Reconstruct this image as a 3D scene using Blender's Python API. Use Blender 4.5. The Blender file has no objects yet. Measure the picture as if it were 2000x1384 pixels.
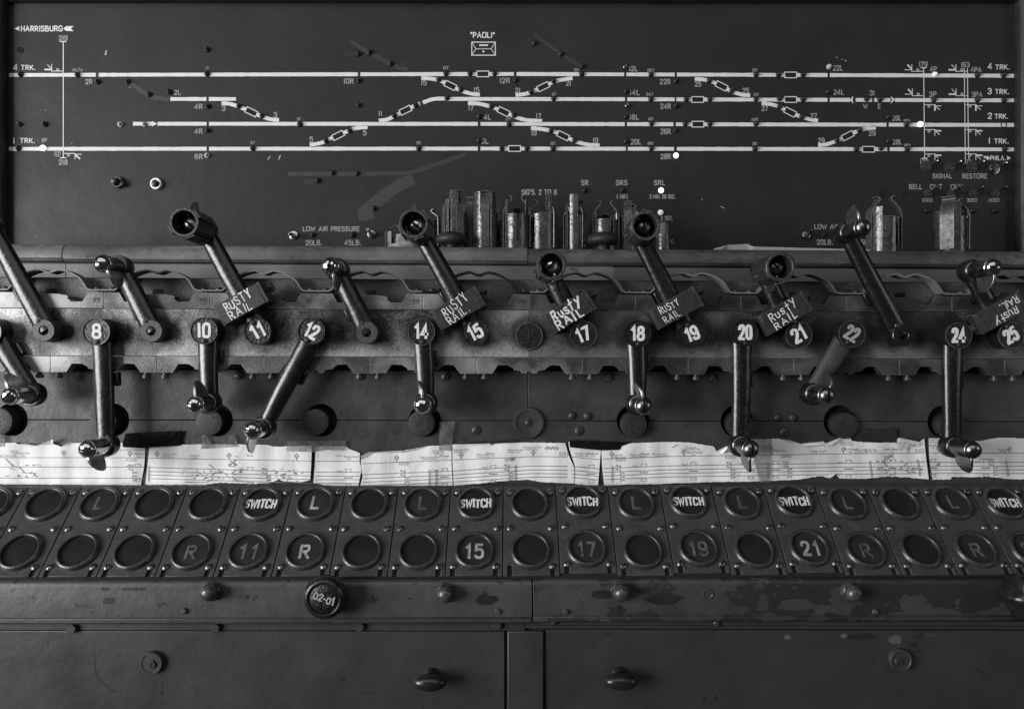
import bpy, math, random
from mathutils import Vector as V, Matrix
random.seed(7)
sc = bpy.context.scene
R = math.radians
# ------------------------------------------------------------ camera, world, lamps, exposure
F, CX, CY, CZ = 1400.0, 988.0, 700.0, 1.2          # focal length and optical centre in photograph pixels, eye height
cam = bpy.data.objects.new('camera', bpy.data.cameras.new('camera'))
sc.collection.objects.link(cam); sc.camera = cam
cam.location = (0, 0, CZ); cam.rotation_euler = (R(90), 0, 0)
cam.data.sensor_width = 36; cam.data.lens = F / 2000 * 36
cam.data.shift_x = (1000 - CX) / 2000; cam.data.shift_y = (CY - 692) / 2000
cam.data.clip_start = .02; cam.data.clip_end = 60
w = bpy.data.worlds.new('World'); sc.world = w; w.use_nodes = True
w.node_tree.nodes['Background'].inputs[0].default_value = (.5, .5, .5, 1)
w.node_tree.nodes['Background'].inputs[1].default_value = .045
def lamp(name, loc, tgt, sx, sy, power):
    l = bpy.data.lights.new(name, 'AREA'); l.shape = 'RECTANGLE'; l.size = sx; l.size_y = sy; l.energy = power
    o = bpy.data.objects.new(name, l); sc.collection.objects.link(o); o.location = loc
    o.rotation_euler = (V(tgt) - V(loc)).to_track_quat('-Z', 'Y').to_euler(); return o
lamp('window_light', (-3.1, -1.2, 1.32), (0, .87, 1.1), 1.9, 1.8, 172)
lamp('overhead_fill_light', (-.5, -1.5, 3.0), (0, .87, 1.1), 4.2, 1.8, 24)  # unseen overhead lamp added for soft fill and knob reflections
lamp('side_fill_light', (3.0, -1.0, 1.7), (0, .87, 1.1), .7, 1.4, 8)  # unseen right-hand lamp added for contrast in the bright steel
sc.view_settings.view_transform = 'Standard'; sc.view_settings.look = 'None'
sc.view_settings.exposure = 0; sc.view_settings.gamma = 1
sc.render.engine = 'CYCLES'
sc.cycles.max_bounces = 6; sc.cycles.use_denoising = True

# ------------------------------------------------------------ materials
def g(x): return (x, x, x, 1)
class NT:
    def __init__(s, name):
        s.m = bpy.data.materials.new(name); s.m.use_nodes = True; s.t = s.m.node_tree
        s.b = s.t.nodes['Principled BSDF']; s.pos = s.n('ShaderNodeNewGeometry').outputs['Position']
    def n(s, ty): return s.t.nodes.new(ty)
    def l(s, a, b): s.t.links.new(a, b)
    def noise(s, scale, detail=4, rough=.6, dist=0, vec=None, stretch=None):
        x = s.n('ShaderNodeTexNoise'); x.inputs['Scale'].default_value = scale; x.inputs['Detail'].default_value = detail
        x.inputs['Roughness'].default_value = rough; x.inputs['Distortion'].default_value = dist
        v = s.pos
        if stretch:
            mp = s.n('ShaderNodeMapping'); mp.inputs['Scale'].default_value = stretch; s.l(v, mp.inputs[0]); v = mp.outputs[0]
        s.l(v, x.inputs['Vector']); return x.outputs[0]
    def ramp(s, v, lo, hi, a=0., b=1.):
        x = s.n('ShaderNodeMapRange'); x.inputs['From Min'].default_value = lo; x.inputs['From Max'].default_value = hi
        x.inputs['To Min'].default_value = a; x.inputs['To Max'].default_value = b; s.l(v, x.inputs['Value']); return x.outputs[0]
    def mix(s, f, a, b):
        x = s.n('ShaderNodeMix'); x.data_type = 'RGBA'
        for k, q in ((6, a), (7, b)):
            if isinstance(q, (int, float)): x.inputs[k].default_value = g(q)
            else: s.l(q, x.inputs[k])
        if isinstance(f, float): x.inputs[0].default_value = f
        else: s.l(f, x.inputs[0])
        return x.outputs[2]
    def math(s, op, a, b=None):
        x = s.n('ShaderNodeMath'); x.operation = op
        for k, q in ((0, a), (1, b)):
            if q is None: continue
            if isinstance(q, (int, float)): x.inputs[k].default_value = q
            else: s.l(q, x.inputs[k])
        return x.outputs[0]
def mat(name, a, b=None, scale=40, lo=.35, hi=.65, rough=(.4, .6), metal=0., bump=((300, .15),), chips=(), dust=None, edge=None, patch=None, low=False,
        spec=.5, coat=0, emit=0, det=5, stretch=None):
    """painted or bare surface: tone a worn towards tone b, chips to other tones, dust specks, rubbed edges, fine relief"""
    s = NT(name); p = s.b
    b = a if b is None else b
    f = s.ramp(s.noise(scale, det, .65, .3, stretch=stretch), lo, hi)
    if patch:                                       # broad areas where the wear is heavier
        f = s.ramp(s.math('ADD', s.noise(scale, det, .7), s.math('MULTIPLY', s.math('SUBTRACT', s.noise(patch[0], 3, .5, .4), .5), patch[1])), lo, hi)
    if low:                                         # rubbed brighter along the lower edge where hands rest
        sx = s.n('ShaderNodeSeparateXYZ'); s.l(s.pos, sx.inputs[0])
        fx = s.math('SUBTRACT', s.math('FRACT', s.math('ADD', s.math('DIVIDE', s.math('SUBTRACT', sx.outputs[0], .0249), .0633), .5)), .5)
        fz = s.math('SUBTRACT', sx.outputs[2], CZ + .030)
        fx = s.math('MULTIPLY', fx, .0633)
        dd = s.math('SQRT', s.math('ADD', s.math('MULTIPLY', fx, fx), s.math('MULTIPLY', fz, fz)))     # contact shade painted in with grease and grime round every pivot
        grime_shade = s.ramp(s.math('ADD', dd, s.math('MULTIPLY', s.math('SUBTRACT', s.noise(70, 4), .5), .010)), .017, .027, .18, 1.)
        f = s.math('MULTIPLY', f, grime_shade)
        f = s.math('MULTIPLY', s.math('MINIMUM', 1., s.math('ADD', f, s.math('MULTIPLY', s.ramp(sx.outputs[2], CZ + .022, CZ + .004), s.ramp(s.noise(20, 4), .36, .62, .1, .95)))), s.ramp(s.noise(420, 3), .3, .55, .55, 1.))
    col = s.mix(f, a, b); rg = s.ramp(s.noise(scale * 1.7, 3), .3, .7, rough[0], rough[1])
    hgt = None
    for c, sca, th, st in chips:
        cf = s.ramp(s.noise(sca, 7, .62, .15, stretch=st), th, th + .02)
        col = s.mix(cf, col, c); hgt = cf
    if edge:
        bv = s.n('ShaderNodeBevel'); bv.samples = 4; bv.inputs[0].default_value = edge[1]
        d = s.n('ShaderNodeVectorMath'); d.operation = 'DOT_PRODUCT'; s.l(bv.outputs[0], d.inputs[0])
        s.l(s.n('ShaderNodeNewGeometry').outputs['Normal'], d.inputs[1])
        e = s.ramp(d.outputs['Value'], .98, .80)
        e = s.math('MULTIPLY', e, s.ramp(s.noise(250, 4), .35, .6)); col = s.mix(e, col, edge[0])
    if dust:
        vo = s.n('ShaderNodeTexVoronoi'); vo.inputs['Scale'].default_value = dust[1]; s.l(s.pos, vo.inputs['Vector'])
        df = s.math('MULTIPLY', s.ramp(vo.outputs['Distance'], dust[2], dust[2] * .5), s.ramp(s.noise(60, 4), .42, .6))
        col = s.mix(df, col, dust[0])
    s.l(col, p.inputs['Base Color']); s.l(rg, p.inputs['Roughness'])
    p.inputs['Metallic'].default_value = metal; p.inputs['Specular IOR Level'].default_value = spec
    p.inputs['Coat Weight'].default_value = coat; p.inputs['Coat Roughness'].default_value = .2
    nrm = None
    for sca, stg in bump:
        bp = s.n('ShaderNodeBump'); bp.inputs['Strength'].default_value = stg; bp.inputs['Distance'].default_value = .6 / sca
        s.l(s.noise(sca, 3, .6), bp.inputs['Height'])
        if nrm is not None: s.l(nrm, bp.inputs['Normal'])
        nrm = bp.outputs[0]
    if hgt is not None:
        bp = s.n('ShaderNodeBump'); bp.invert = True; bp.inputs['Strength'].default_value = .5; bp.inputs['Distance'].default_value = .0006
        s.l(hgt, bp.inputs['Height'])
        if nrm is not None: s.l(nrm, bp.inputs['Normal'])
        nrm = bp.outputs[0]
    if nrm is not None: s.l(nrm, p.inputs['Normal'])
    if emit:
        p.inputs['Emission Color'].default_value = g(1); p.inputs['Emission Strength'].default_value = emit
    return s.m
MT = dict(
 board=mat('board_paint', .0125, .025, 7, .3, .85, (.45, .6), bump=((700, .06), (60, .05)), chips=((.06, 260, .76, None),), dust=(.12, 240, .03), spec=.3, det=7),
 frame=mat('frame_paint', .012, .018, 30, rough=(.4, .6), bump=((300, .1),)),
 white=mat('white_paint', .62, .74, 160, .3, .7, (.5, .7), bump=((500, .15),), chips=((.35, 420, .68, None),)),
 dim=mat('dim_paint', .25, .36, 260, .3, .7, (.5, .7)),
 ghost=mat('ghost_paint', .019, .030, 60, .3, .7, (.4, .6)),
 ghost2=mat('repainted_patch', .026, .031, 60, .3, .7, (.45, .6)),
 lamp=mat('dark_lens', .012, .022, 200, rough=(.34, .45)),
 hole=mat('dark_hole', .004, rough=(.8, .9)),
 lit=mat('lit_lens', .9, emit=2.2), lit2=mat('half_lit_lens', .6, emit=.3), pale=mat('pale_lens', .4, .5, 300, rough=(.55, .65), spec=.2),
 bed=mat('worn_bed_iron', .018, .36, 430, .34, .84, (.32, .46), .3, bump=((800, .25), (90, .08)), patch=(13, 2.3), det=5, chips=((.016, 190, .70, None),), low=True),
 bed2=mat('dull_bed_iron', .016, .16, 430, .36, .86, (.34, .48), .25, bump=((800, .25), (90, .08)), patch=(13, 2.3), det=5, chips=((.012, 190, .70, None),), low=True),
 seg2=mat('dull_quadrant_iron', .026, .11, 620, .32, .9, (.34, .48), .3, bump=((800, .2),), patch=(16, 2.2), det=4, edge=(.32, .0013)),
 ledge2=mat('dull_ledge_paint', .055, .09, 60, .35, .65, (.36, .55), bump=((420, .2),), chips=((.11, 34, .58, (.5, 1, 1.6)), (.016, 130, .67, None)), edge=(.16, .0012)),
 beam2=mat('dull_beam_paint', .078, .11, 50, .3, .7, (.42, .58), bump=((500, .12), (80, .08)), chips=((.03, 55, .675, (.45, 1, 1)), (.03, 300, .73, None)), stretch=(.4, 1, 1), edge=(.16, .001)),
 seg=mat('quadrant_iron', .05, .30, 620, .30, .9, (.32, .46), .35, bump=((800, .2),), patch=(16, 2.2), det=4, edge=(.55, .0013)),
 back=mat('recess_iron', .045, .14, 420, .40, .8, (.42, .55), .2, bump=((500, .3),), patch=(18, .9), det=3),
 beam=mat('beam_paint', .125, .18, 50, .3, .7, (.42, .58), bump=((500, .12), (80, .08)), chips=((.03, 55, .675, (.45, 1, 1)), (.03, 300, .73, None)), stretch=(.4, 1, 1), edge=(.2, .001)),
 ledge=mat('ledge_paint', .10, .16, 60, .35, .65, (.36, .55), bump=((420, .2),), chips=((.19, 38, .6, (.5, 1, 1.6)), (.02, 130, .67, None)), edge=(.2, .0012)),
 panel=mat('panel_paint', .028, .056, 30, .3, .75, (.36, .52), bump=((900, .2), (70, .08)), chips=((.012, 90, .72, None),), edge=(.09, .0006)),
 disc=mat('plug_iron', .012, .028, 300, .4, .65, (.45, .65), bump=((500, .5),)),
 arm=mat('black_enamel', .006, .014, 160, .5, .85, (.24, .36), bump=((200, .05), (60, .06)), chips=((.05, 200, .745, (1, 1, .5)),), spec=.6, coat=.22),
 arm2=mat('worn_enamel', .007, .042, 220, .56, .84, (.25, .38), .12, bump=((260, .06), (60, .08)), patch=(26, .7), spec=.6, coat=.2),
 armg=mat('grey_worn_enamel', .03, .075, 300, .4, .75, (.4, .55), .1, bump=((400, .3),), patch=(25, .5)),
 cap=mat('cap_black', .005, .013, 300, rough=(.28, .42), bump=((380, .5), (120, .25)), spec=.4),
 rim=mat('rubbed_rim', .06, .2, 260, .35, .65, (.3, .45), .6, bump=((300, .1),)),
 chrome=mat('polished_steel', .50, .72, 60, .3, .7, (.10, .2), 1., bump=((90, .03),)),
 chromed=mat('dull_steel', .17, .30, 90, .3, .7, (.2, .34), 1., bump=((120, .04),), chips=((.08, 200, .71, None),)),
 block=mat('block_paint', .018, .042, 160, .35, .7, (.35, .5), .1, bump=((500, .25),), chips=((.10, 210, .69, None),), edge=(.36, .0011)),
 clip=mat('crinkled_paint', .028, .07, 60, .35, .7, (.2, .3), .2, bump=((110, .16), (300, .1)), edge=(.5, .0009), spec=.9),
 spring=mat('spring_steel', .05, .11, 160, .35, .65, (.3, .45), .35, bump=((300, .15),), edge=(.5, .0008)),
 cup=mat('cup_paint', .016, .04, 160, .35, .7, (.3, .45), .15, bump=((300, .25),), edge=(.42, .0010), spec=.6),
 plate=mat('plate_paint', .037, .055, 60, .3, .7, (.36, .5), bump=((1000, .35), (150, .08)), dust=(.36, 420, .13), edge=(.12, .0009), chips=((.02, 70, .74, None),)),
 bezel=mat('bezel_paint', .020, .04, 200, .35, .65, (.24, .36), bump=((500, .25),), edge=(.12, .0008), spec=.65),
 lens=mat('dark_glass', .012, .019, 30, .3, .7, (.28, .42), bump=((700, .05),), dust=(.16, 620, .05), spec=.3),
 lens2=mat('grey_glass', .018, .03, 30, .3, .7, (.25, .4), bump=((700, .05),), dust=(.18, 620, .05), spec=.3),
 legend=mat('legend_print', .15, .42, 70, .35, .6, (.4, .5)), legend2=mat('legend_faint', .05, .12, 70, .35, .6, (.4, .5)),
 screw=mat('screw_steel', .10, .28, 600, .35, .65, (.3, .42), .9, bump=((600, .2),)),
 dscrew=mat('painted_screw', .022, .05, 300, rough=(.35, .5), bump=((500, .3),)),
 rail=mat('rail_paint', .042, .062, 30, .3, .7, (.33, .48), bump=((600, .1), (50, .06)), chips=((.022, 60, .635, (.6, 1, 1)), (.02, 150, .69, None)), edge=(.016, .0035), dust=(.2, 200, .03)),
 railb=mat('rail_paint_worn', .034, .055, 24, .3, .7, (.33, .5), bump=((600, .12), (50, .06)), chips=((.022, 16, .50, (.8, 1, 1.2)), (.06, 30, .63, (.8, 1, 1)), (.02, 160, .66, None)), edge=(.014, .0035)),
 nickel=mat('nickel', .7, .8, 90, rough=(.4, .5), metal=.5),
 latch=mat('worn_latch_steel', .42, .62, 120, .3, .7, (.26, .4), 1., bump=((200, .05),)),
 latchd=mat('dull_latch_steel', .2, .34, 120, .3, .7, (.3, .45), 1., bump=((200, .05),)),
 under=mat('bare_dark_iron', .014, .022, 40, rough=(.35, .5), bump=((500, .15),)),
 drawer=mat('drawer_paint', .024, .042, 7, .3, .72, (.36, .56), bump=((800, .12), (30, .05)), chips=((.016, 70, .725, None), (.06, 130, .775, None), (.035, 24, .70, (1, 1, .4))), edge=(.1, .0006), det=7),
 gap=mat('gap_dark', .006, rough=(.8, .9)),
 bakelite=mat('bakelite', .010, .016, 60, rough=(.22, .34), bump=((200, .1),), spec=.6),
 nut=mat('painted_nut', .06, .12, 200, .35, .65, (.26, .38), .5, bump=((300, .2),)),
 print=mat('print_ink', .10, .2, 300), pencil=mat('pencil', .05, .3, 500, .35, .6),
 btape=mat('black_tape', .006, .010, 90, rough=(.12, .2), bump=((18, .12),), spec=.6),
 gtape=mat('grey_tape', .018, .026, 90, rough=(.3, .45), bump=((150, .2),)),
 rpaper=mat('ledge_paper', .36, .46, 90, .3, .7, (.7, .8), bump=((300, .3),)),
 label=mat('pale_label', .12, .3, 160, .4, .6, (.4, .6), bump=((200, .3),)),
 wall=mat('wall_paint', .02, .03, 12),
)
def paper_mat():
    s = NT('creased_paper'); p = s.b
    st = s.ramp(s.noise(16, 5, .6, .5), .45, .85)
    col = s.mix(s.math('MULTIPLY', st, .6), .76, .58)
    vo = s.n('ShaderNodeTexVoronoi'); vo.inputs['Scale'].default_value = 260; s.l(s.pos, vo.inputs['Vector'])
    col = s.mix(s.math('MULTIPLY', s.ramp(vo.outputs['Distance'], .08, .03), s.ramp(s.noise(40, 3), .5, .6)), col, .3)
    col = s.mix(s.math('MULTIPLY', s.ramp(s.noise(38, 6, .7, .6), .66, .76), .55), col, .3)
    s.l(col, p.inputs['Base Color']); p.inputs['Roughness'].default_value = .6
    b1 = s.n('ShaderNodeBump'); b1.inputs['Strength'].default_value = .28; b1.inputs['Distance'].default_value = .004
    s.l(s.noise(48, 6, .55, 1.2, stretch=(1, 1, .8)), b1.inputs['Height'])
    s.l(b1.outputs[0], p.inputs['Normal']); return s.m
MT['paper'] = paper_mat()
def tape_mat():
    s = NT('clear_tape'); tr = s.n('ShaderNodeBsdfTransparent'); tr.inputs[0].default_value = g(.9)
    s.b.inputs['Base Color'].default_value = g(.25); s.b.inputs['Roughness'].default_value = .18
    b1 = s.n('ShaderNodeBump'); b1.inputs['Strength'].default_value = .5; b1.inputs['Distance'].default_value = .004
    s.l(s.noise(90, 3, .5, 1), b1.inputs['Height']); s.l(b1.outputs[0], s.b.inputs['Normal'])
    mx = s.n('ShaderNodeMixShader'); s.l(s.ramp(s.noise(60, 4), .4, .7, .12, .4), mx.inputs[0])
    s.l(tr.outputs[0], mx.inputs[1]); s.l(s.b.outputs[0], mx.inputs[2])
    s.l(mx.outputs[0], s.t.nodes['Material Output'].inputs[0]); return s.m
MT['ctape'] = tape_mat()

# ------------------------------------------------------------ from photograph pixels to places in the room
KY = 1.05e-5                                        # the machine stands about 0.9 degrees askew to the board
def rr(py):
    ys = (400, 487, 605, 700, 820, 953, 1400); rs = (.006, .006, .0042, .0037, .002, .0015, .0015)
    if py <= ys[0]: return rs[0]
    for i in range(6):
        if py <= ys[i + 1]: return rs[i] + (rs[i + 1] - rs[i]) * (py - ys[i]) / (ys[i + 1] - ys[i])
    return rs[-1]
def P(px, py, Z):                                   # a place on a machine face that stands Z metres from the lens
    d = Z / (1 - KY * (px - CX)); return V(((px - CX) * d / F, d, CZ + (CY - py) * d / F))
def T(px, py, Z): return P(px, py + rr(py) * (px - 1000), Z)
ZB = 1.05
def B(px, py, n=0.): return V(((px - CX) * ZB / F, ZB - n, CZ + (CY - py) * ZB / F))
ZT, HT, ZBOT, HB = .8724, .15765, .7916, .24087
SA = math.atan2(HB - HT, ZT - ZBOT); SL = math.hypot(HB - HT, ZT - ZBOT)
def D(s, v, n=0.):                                  # the sloping desk: s along it, v down it, n off it (metres)
    dep = ZT - v * math.cos(SA) - n * math.sin(SA); h = HT + v * math.sin(SA) - n * math.cos(SA)
    return V((s, dep + .0147 * s, CZ - h - .0015 * s))
def vy(py):                                         # slope distance seen at a picture row
    t = math.tan(SA); q = (py - CY) / F; Z = (HT + t * ZT) / (q + t); return (ZT - Z) / math.cos(SA)

# ------------------------------------------------------------ mesh helpers
def frame(a):
    a = V(a).normalized(); u = a.cross(V((0, 0, 1)))
    if u.length < 1e-4: u = V((1, 0, 0))
    u.normalize(); return a, u, u.cross(a)
class MB:
    def __init__(s): s.v = []; s.f = []; s.dk = set()
    def add(s, vs, fs):
        o = len(s.v); s.v += [V(q) for q in vs]; s.f += [[i + o for i in q] for q in fs]; return s
    def box(s, c, x, y, z, X=(1, 0, 0), Y=(0, 1, 0), Zv=(0, 0, 1)):
        c = V(c); X = V(X) * x / 2; Y = V(Y) * y / 2; Zv = V(Zv) * z / 2
        return s.add([c + X * i + Y * j + Zv * k for i in (-1, 1) for j in (-1, 1) for k in (-1, 1)],
                     [(0, 1, 3, 2), (4, 6, 7, 5), (0, 4, 5, 1), (2, 3, 7, 6), (0, 2, 6, 4), (1, 5, 7, 3)])
    def prism(s, pts, off):
        n = len(pts); off = V(off)
        return s.add(list(pts) + [V(p) + off for p in pts],
                     [list(range(n)), list(range(2 * n - 1, n - 1, -1))] + [(i, i + n, (i + 1) % n + n, (i + 1) % n) for i in range(n)])
    def sheet(s, pts): return s.add(pts, [list(range(len(pts)))])
    def lathe(s, prof, o, axis, n=24):
        a, u, w_ = frame(axis); o = V(o); rings = []
        for r, h in prof:
            k = len(s.v)
            if r < 1e-7: s.v.append(o + a * h); rings.append([k] * n)
            else:
                for i in range(n):
                    t = 2 * math.pi * i / n; s.v.append(o + a * h + (u * math.cos(t) + w_ * math.sin(t)) * r)
                rings.append(list(range(k, k + n)))
        for p, q in zip(rings, rings[1:]):
            for i in range(n):
                j = (i + 1) % n; f = []
                for k in (p[i], p[j], q[j], q[i]):
                    if k not in f: f.append(k)
                if len(f) > 2: s.f.append(f)
        return s
    def ribbon(s, pts, wd, nrm, thick=0, ends=0.):
        pts = [V(p) for p in pts]; nrm = V(nrm).normalized()
        q = [pts[0]]
        for p in pts[1:]:
            if (p - q[-1]).length > 1e-6: q.append(p)
        closed = len(q) > 3 and (q[0] - q[-1]).length < 1e-5
        if closed: q.pop()
        n = len(q)
        if n < 2: return s
        wl = wd if isinstance(wd, (list, tuple)) else None
        if ends and not closed:
            q[0] = q[0] + (q[0] - q[1]).normalized() * ends; q[-1] = q[-1] + (q[-1] - q[-2]).normalized() * ends
        L, Rr = [], []
        for i in range(n):
            a = q[(i - 1) % n] if closed or i else None; b = q[(i + 1) % n] if closed or i < n - 1 else None
            d1 = (q[i] - a).normalized() if a is not None else (b - q[i]).normalized()
            d2 = (b - q[i]).normalized() if b is not None else d1
            n1 = nrm.cross(d1); n2 = nrm.cross(d2); m = n1 + n2
            m = n1 if m.length < .1 else m.normalized()
            c = max(.45, m.dot(n1)); h = (wl[min(i, len(wl) - 1)] if wl else wd) / 2 / c
            L.append(q[i] + m * h); Rr.append(q[i] - m * h)
        k = len(s.v); s.v += L + Rr; e = n if closed else n - 1
        for i in range(e):
            j = (i + 1) % n; s.f.append((k + i, k + n + i, k + n + j, k + j))
        if thick:
            kk = len(s.v); s.v += [p - nrm * thick for p in L + Rr]
            for i in range(e):
                j = (i + 1) % n
                s.f += [(k + i, k + j, kk + j, kk + i), (k + n + j, k + n + i, kk + n + i, kk + n + j)]
            if not closed:
                s.f += [(k, kk, kk + n, k + n), (k + n - 1, k + 2 * n - 1, kk + 2 * n - 1, kk + n - 1)]
        return s
    def strip(s, path, wdir, wd, th):                # a bent metal strip: path in a plane, width along wdir
        wdir = V(wdir).normalized(); return s.ribbon_solid(path, wdir, wd, th)
    def ribbon_solid(s, path, wdir, wd, th):
        path = [V(p) for p in path]; wdir = V(wdir).normalized(); n = len(path); k = len(s.v)
        for i, p in enumerate(path):
            d = (path[min(i + 1, n - 1)] - path[max(i - 1, 0)]).normalized(); nn = d.cross(wdir).normalized()
            for a, b in ((1, 1), (-1, 1), (-1, -1), (1, -1)): s.v.append(p + wdir * wd / 2 * a + nn * th / 2 * b)
        for i in range(n - 1):
            for a in range(4):
                b = (a + 1) % 4; s.f.append((k + 4 * i + a, k + 4 * i + b, k + 4 * i + 4 + b, k + 4 * i + 4 + a))
        s.f += [(k, k + 1, k + 2, k + 3), (k + 4 * n - 1, k + 4 * n - 2, k + 4 * n - 3, k + 4 * n - 4)]; return s
    def dome(s, o, axis, sd, r, H, w_, d, na=12, nb=5, pw=.5):   # a round screw head with a real slot along sd
        o = V(o); a = V(axis).normalized(); sd = (V(sd) - a * V(sd).dot(a)).normalized(); t = a.cross(sd)
        hh = lambda x: H * max(0., 1 - (x / r) ** 2) ** pw
        L = math.sqrt(r * r - w_ * w_ / 4) * .9995
        As = [L * math.sin(math.pi / 2 * (2 * i / na - 1)) for i in range(na + 1)]
        for sg in (1, -1):
            k = len(s.v)
            for A in As:
                bm = math.sqrt(max(r * r - A * A, w_ * w_ / 4))
                for j in range(nb + 1):
                    bb = w_ / 2 + (bm - w_ / 2) * math.sin(math.pi / 2 * j / nb)
                    s.v.append(o + sd * A + t * bb * sg + a * hh(min(r, math.hypot(A, bb))))
            for i in range(na):
                for j in range(nb):
                    q = [k + i * (nb + 1) + j, k + (i + 1) * (nb + 1) + j, k + (i + 1) * (nb + 1) + j + 1, k + i * (nb + 1) + j + 1]
                    s.f.append(q if sg < 0 else q[::-1])
            m = len(s.v)
            for A in As: s.v.append(o + sd * A + t * w_ / 2 * sg + a * min(H - d, hh(math.hypot(A, w_ / 2))))
            s.dk.update(range(len(s.f), len(s.f) + na))
            for i in range(na): s.f.append((k + i * (nb + 1), k + (i + 1) * (nb + 1), m + i + 1, m + i))
            if sg > 0: m0 = m
        s.dk.update(range(len(s.f), len(s.f) + na))
        for i in range(na): s.f.append((m0 + i, m0 + i + 1, m + i + 1, m + i))
        return s
    def mesh(s, name, m, smooth=38):
        me = bpy.data.meshes.new(name); me.from_pydata([tuple(p) for p in s.v], [], s.f); me.materials.append(MT[m]); me.update()
        if s.dk:
            me.materials.append(MT['gap'])
            for i in s.dk: me.polygons[i].material_index = 1
        import bmesh
        bm = bmesh.new(); bm.from_mesh(me); bmesh.ops.recalc_face_normals(bm, faces=bm.faces); bm.to_mesh(me); bm.free()
        if smooth:
            me.shade_smooth(); me.set_sharp_from_angle(angle=R(smooth))
        return me
    def build(s, name, m, parent=None, bevel=0, smooth=38, seg=2):
        lo = V([min(p[i] for p in s.v) for i in range(3)]); hi = V([max(p[i] for p in s.v) for i in range(3)]); c = (lo + hi) / 2
        if parent is None: c.z = lo.z
        s.v = [p - c for p in s.v]
        o = bpy.data.objects.new(name, s.mesh(name, m, smooth)); sc.collection.objects.link(o)
        put(o, c, parent)
        if bevel:
            b = o.modifiers.new('edge', 'BEVEL'); b.width = bevel; b.segments = seg; b.limit_method = 'ANGLE'; b.angle_limit = R(35)
        return o
WL = {}
def put(o, c, parent):
    WL[o.name] = V(c)
    if parent is not None:
        o.parent = parent; o.location = V(c) - WL[parent.name]
    else: o.location = c
def thing(name, loc, label, cat, group=None):
    o = bpy.data.objects.new(name, None); o.empty_display_size = .01; sc.collection.objects.link(o); put(o, loc, None)
    return tag(o, label, cat, group)
def tag(o, label, cat=None, group=None):
    o['label'] = label
    if cat: o['category'] = cat
    if group: o['group'] = group
    return o
def inst(name, me, loc, parent, rot=(0, 0, 0), scale=None):    # an object of its own that shares a mesh
    o = bpy.data.objects.new(name, me); sc.collection.objects.link(o); put(o, loc, parent); o.rotation_euler = rot
    if scale: o.scale = scale
    return o

# ------------------------------------------------------------ lettering: every character as painted strokes
GL = {'A': (.72, "0,0 .36,1 .72,0|.13,.33 .59,.33"), 'B': (.58, "0,0 0,1|~0,1 .5,1 .5,.54 0,.54|~0,.54 .58,.54 .58,0 0,0"), 'C': (.64, "~.63,.78 .58,1 0,1 0,0 .58,0 .63,.22"),
 'D': (.62, "0,0 0,1|~0,1 .62,1 .62,0 0,0"), 'E': (.48, "0,0 0,1|0,1 .48,1|0,.52 .42,.52|0,0 .48,0"), 'G': (.68, "~.64,.8 .55,1 0,1 0,0 .66,0 .66,.45|.4,.45 .66,.45"),
 'H': (.6, "0,0 0,1|.6,0 .6,1|0,.5 .6,.5"), 'I': (.08, "0.04,0 .04,1"), 'K': (.6, "0,0 0,1|.56,1 0,.4|.2,.58 .6,0"), 'L': (.48, "0,1 0,0 .48,0"), 'M': (.78, "0,0 0,1 .39,.3 .78,1 .78,0"),
 'N': (.64, "0,0 0,1 .64,0 .64,1"), 'O': (.72, "@0,0 0,1 .72,1 .72,0"), 'P': (.54, "0,0 0,1|~0,1 .54,1 .54,.46 0,.46"), 'R': (.58, "0,0 0,1|~0,1 .54,1 .54,.5 0,.5|.26,.5 .58,0"),
 'S': (.56, "~.54,.84 .5,1 0,1 0,.56 .56,.5 .56,0 .04,0 0,.18"), 'T': (.6, "0,1 .6,1|.3,1 .3,0"), 'U': (.6, "~0,1 0,0 .6,0 .6,1"), 'W': (.95, "0,1 .24,0 .475,.8 .71,0 .95,1"),
 'Y': (.6, "0,1 .3,.5 .6,1|.3,.5 .3,0"), '0': (.54, "@0,0 0,1 .54,1 .54,0"), '1': (.08, ".04,0 .04,1"), 'i': (.24, "0,.78 .2,1 .2,0"), '2': (.54, "~.02,.74 .06,1 .54,1 .54,.6 .02,.04|0,0 .54,0"),
 '3': (.54, "~0,.86 .05,1 .5,1 .5,.55 .2,.55|~.2,.55 .54,.55 .54,0 .04,0 0,.16"), '4': (.6, ".44,0 .44,1 0,.28 .6,.28"), '5': (.55, ".5,1 .06,1 .03,.54|~.03,.54 .1,.64 .55,.66 .55,0 .05,0 0,.14"),
 '6': (.56, "~.52,.86 .5,1 0,1 0,.28|@0,0 0,.58 .56,.58 .56,0"), '7': (.52, "0,1 .52,1 .18,0"), '8': (.56, "@.04,.52 .04,1 .52,1 .52,.52|@0,0 0,.52 .56,.52 .56,0"),
 '9': (.56, "~.04,.14 .06,0 .56,0 .56,.72|@0,.42 0,1 .56,1 .56,.42"), '.': (.1, ".05,0 .05,.09"), '-': (.3, "0,.5 .3,.5"), "'": (.08, ".04,1 .04,.72"), '"': (.22, ".02,1 .02,.72|.2,1 .2,.72"),
 'r': (.62, "0,0 0,1|~.2,.95 .56,1 .56,.52 .2,.5|.3,.44 .6,0"), ' ': (.3, ""), 'y': (.6, "0,1 .3,.5|.66,1 .1,-.15"), 't': (.5, ".25,1.1 .2,0|0,.7 .5,.7"), 'u': (.5, "~0,.72 0,0 .5,0 .5,.72"), 's': (.45, "~.44,.66 .38,.74 0,.74 0,.4 .45,.36 .45,0 .02,0 0,.1")}
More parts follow.
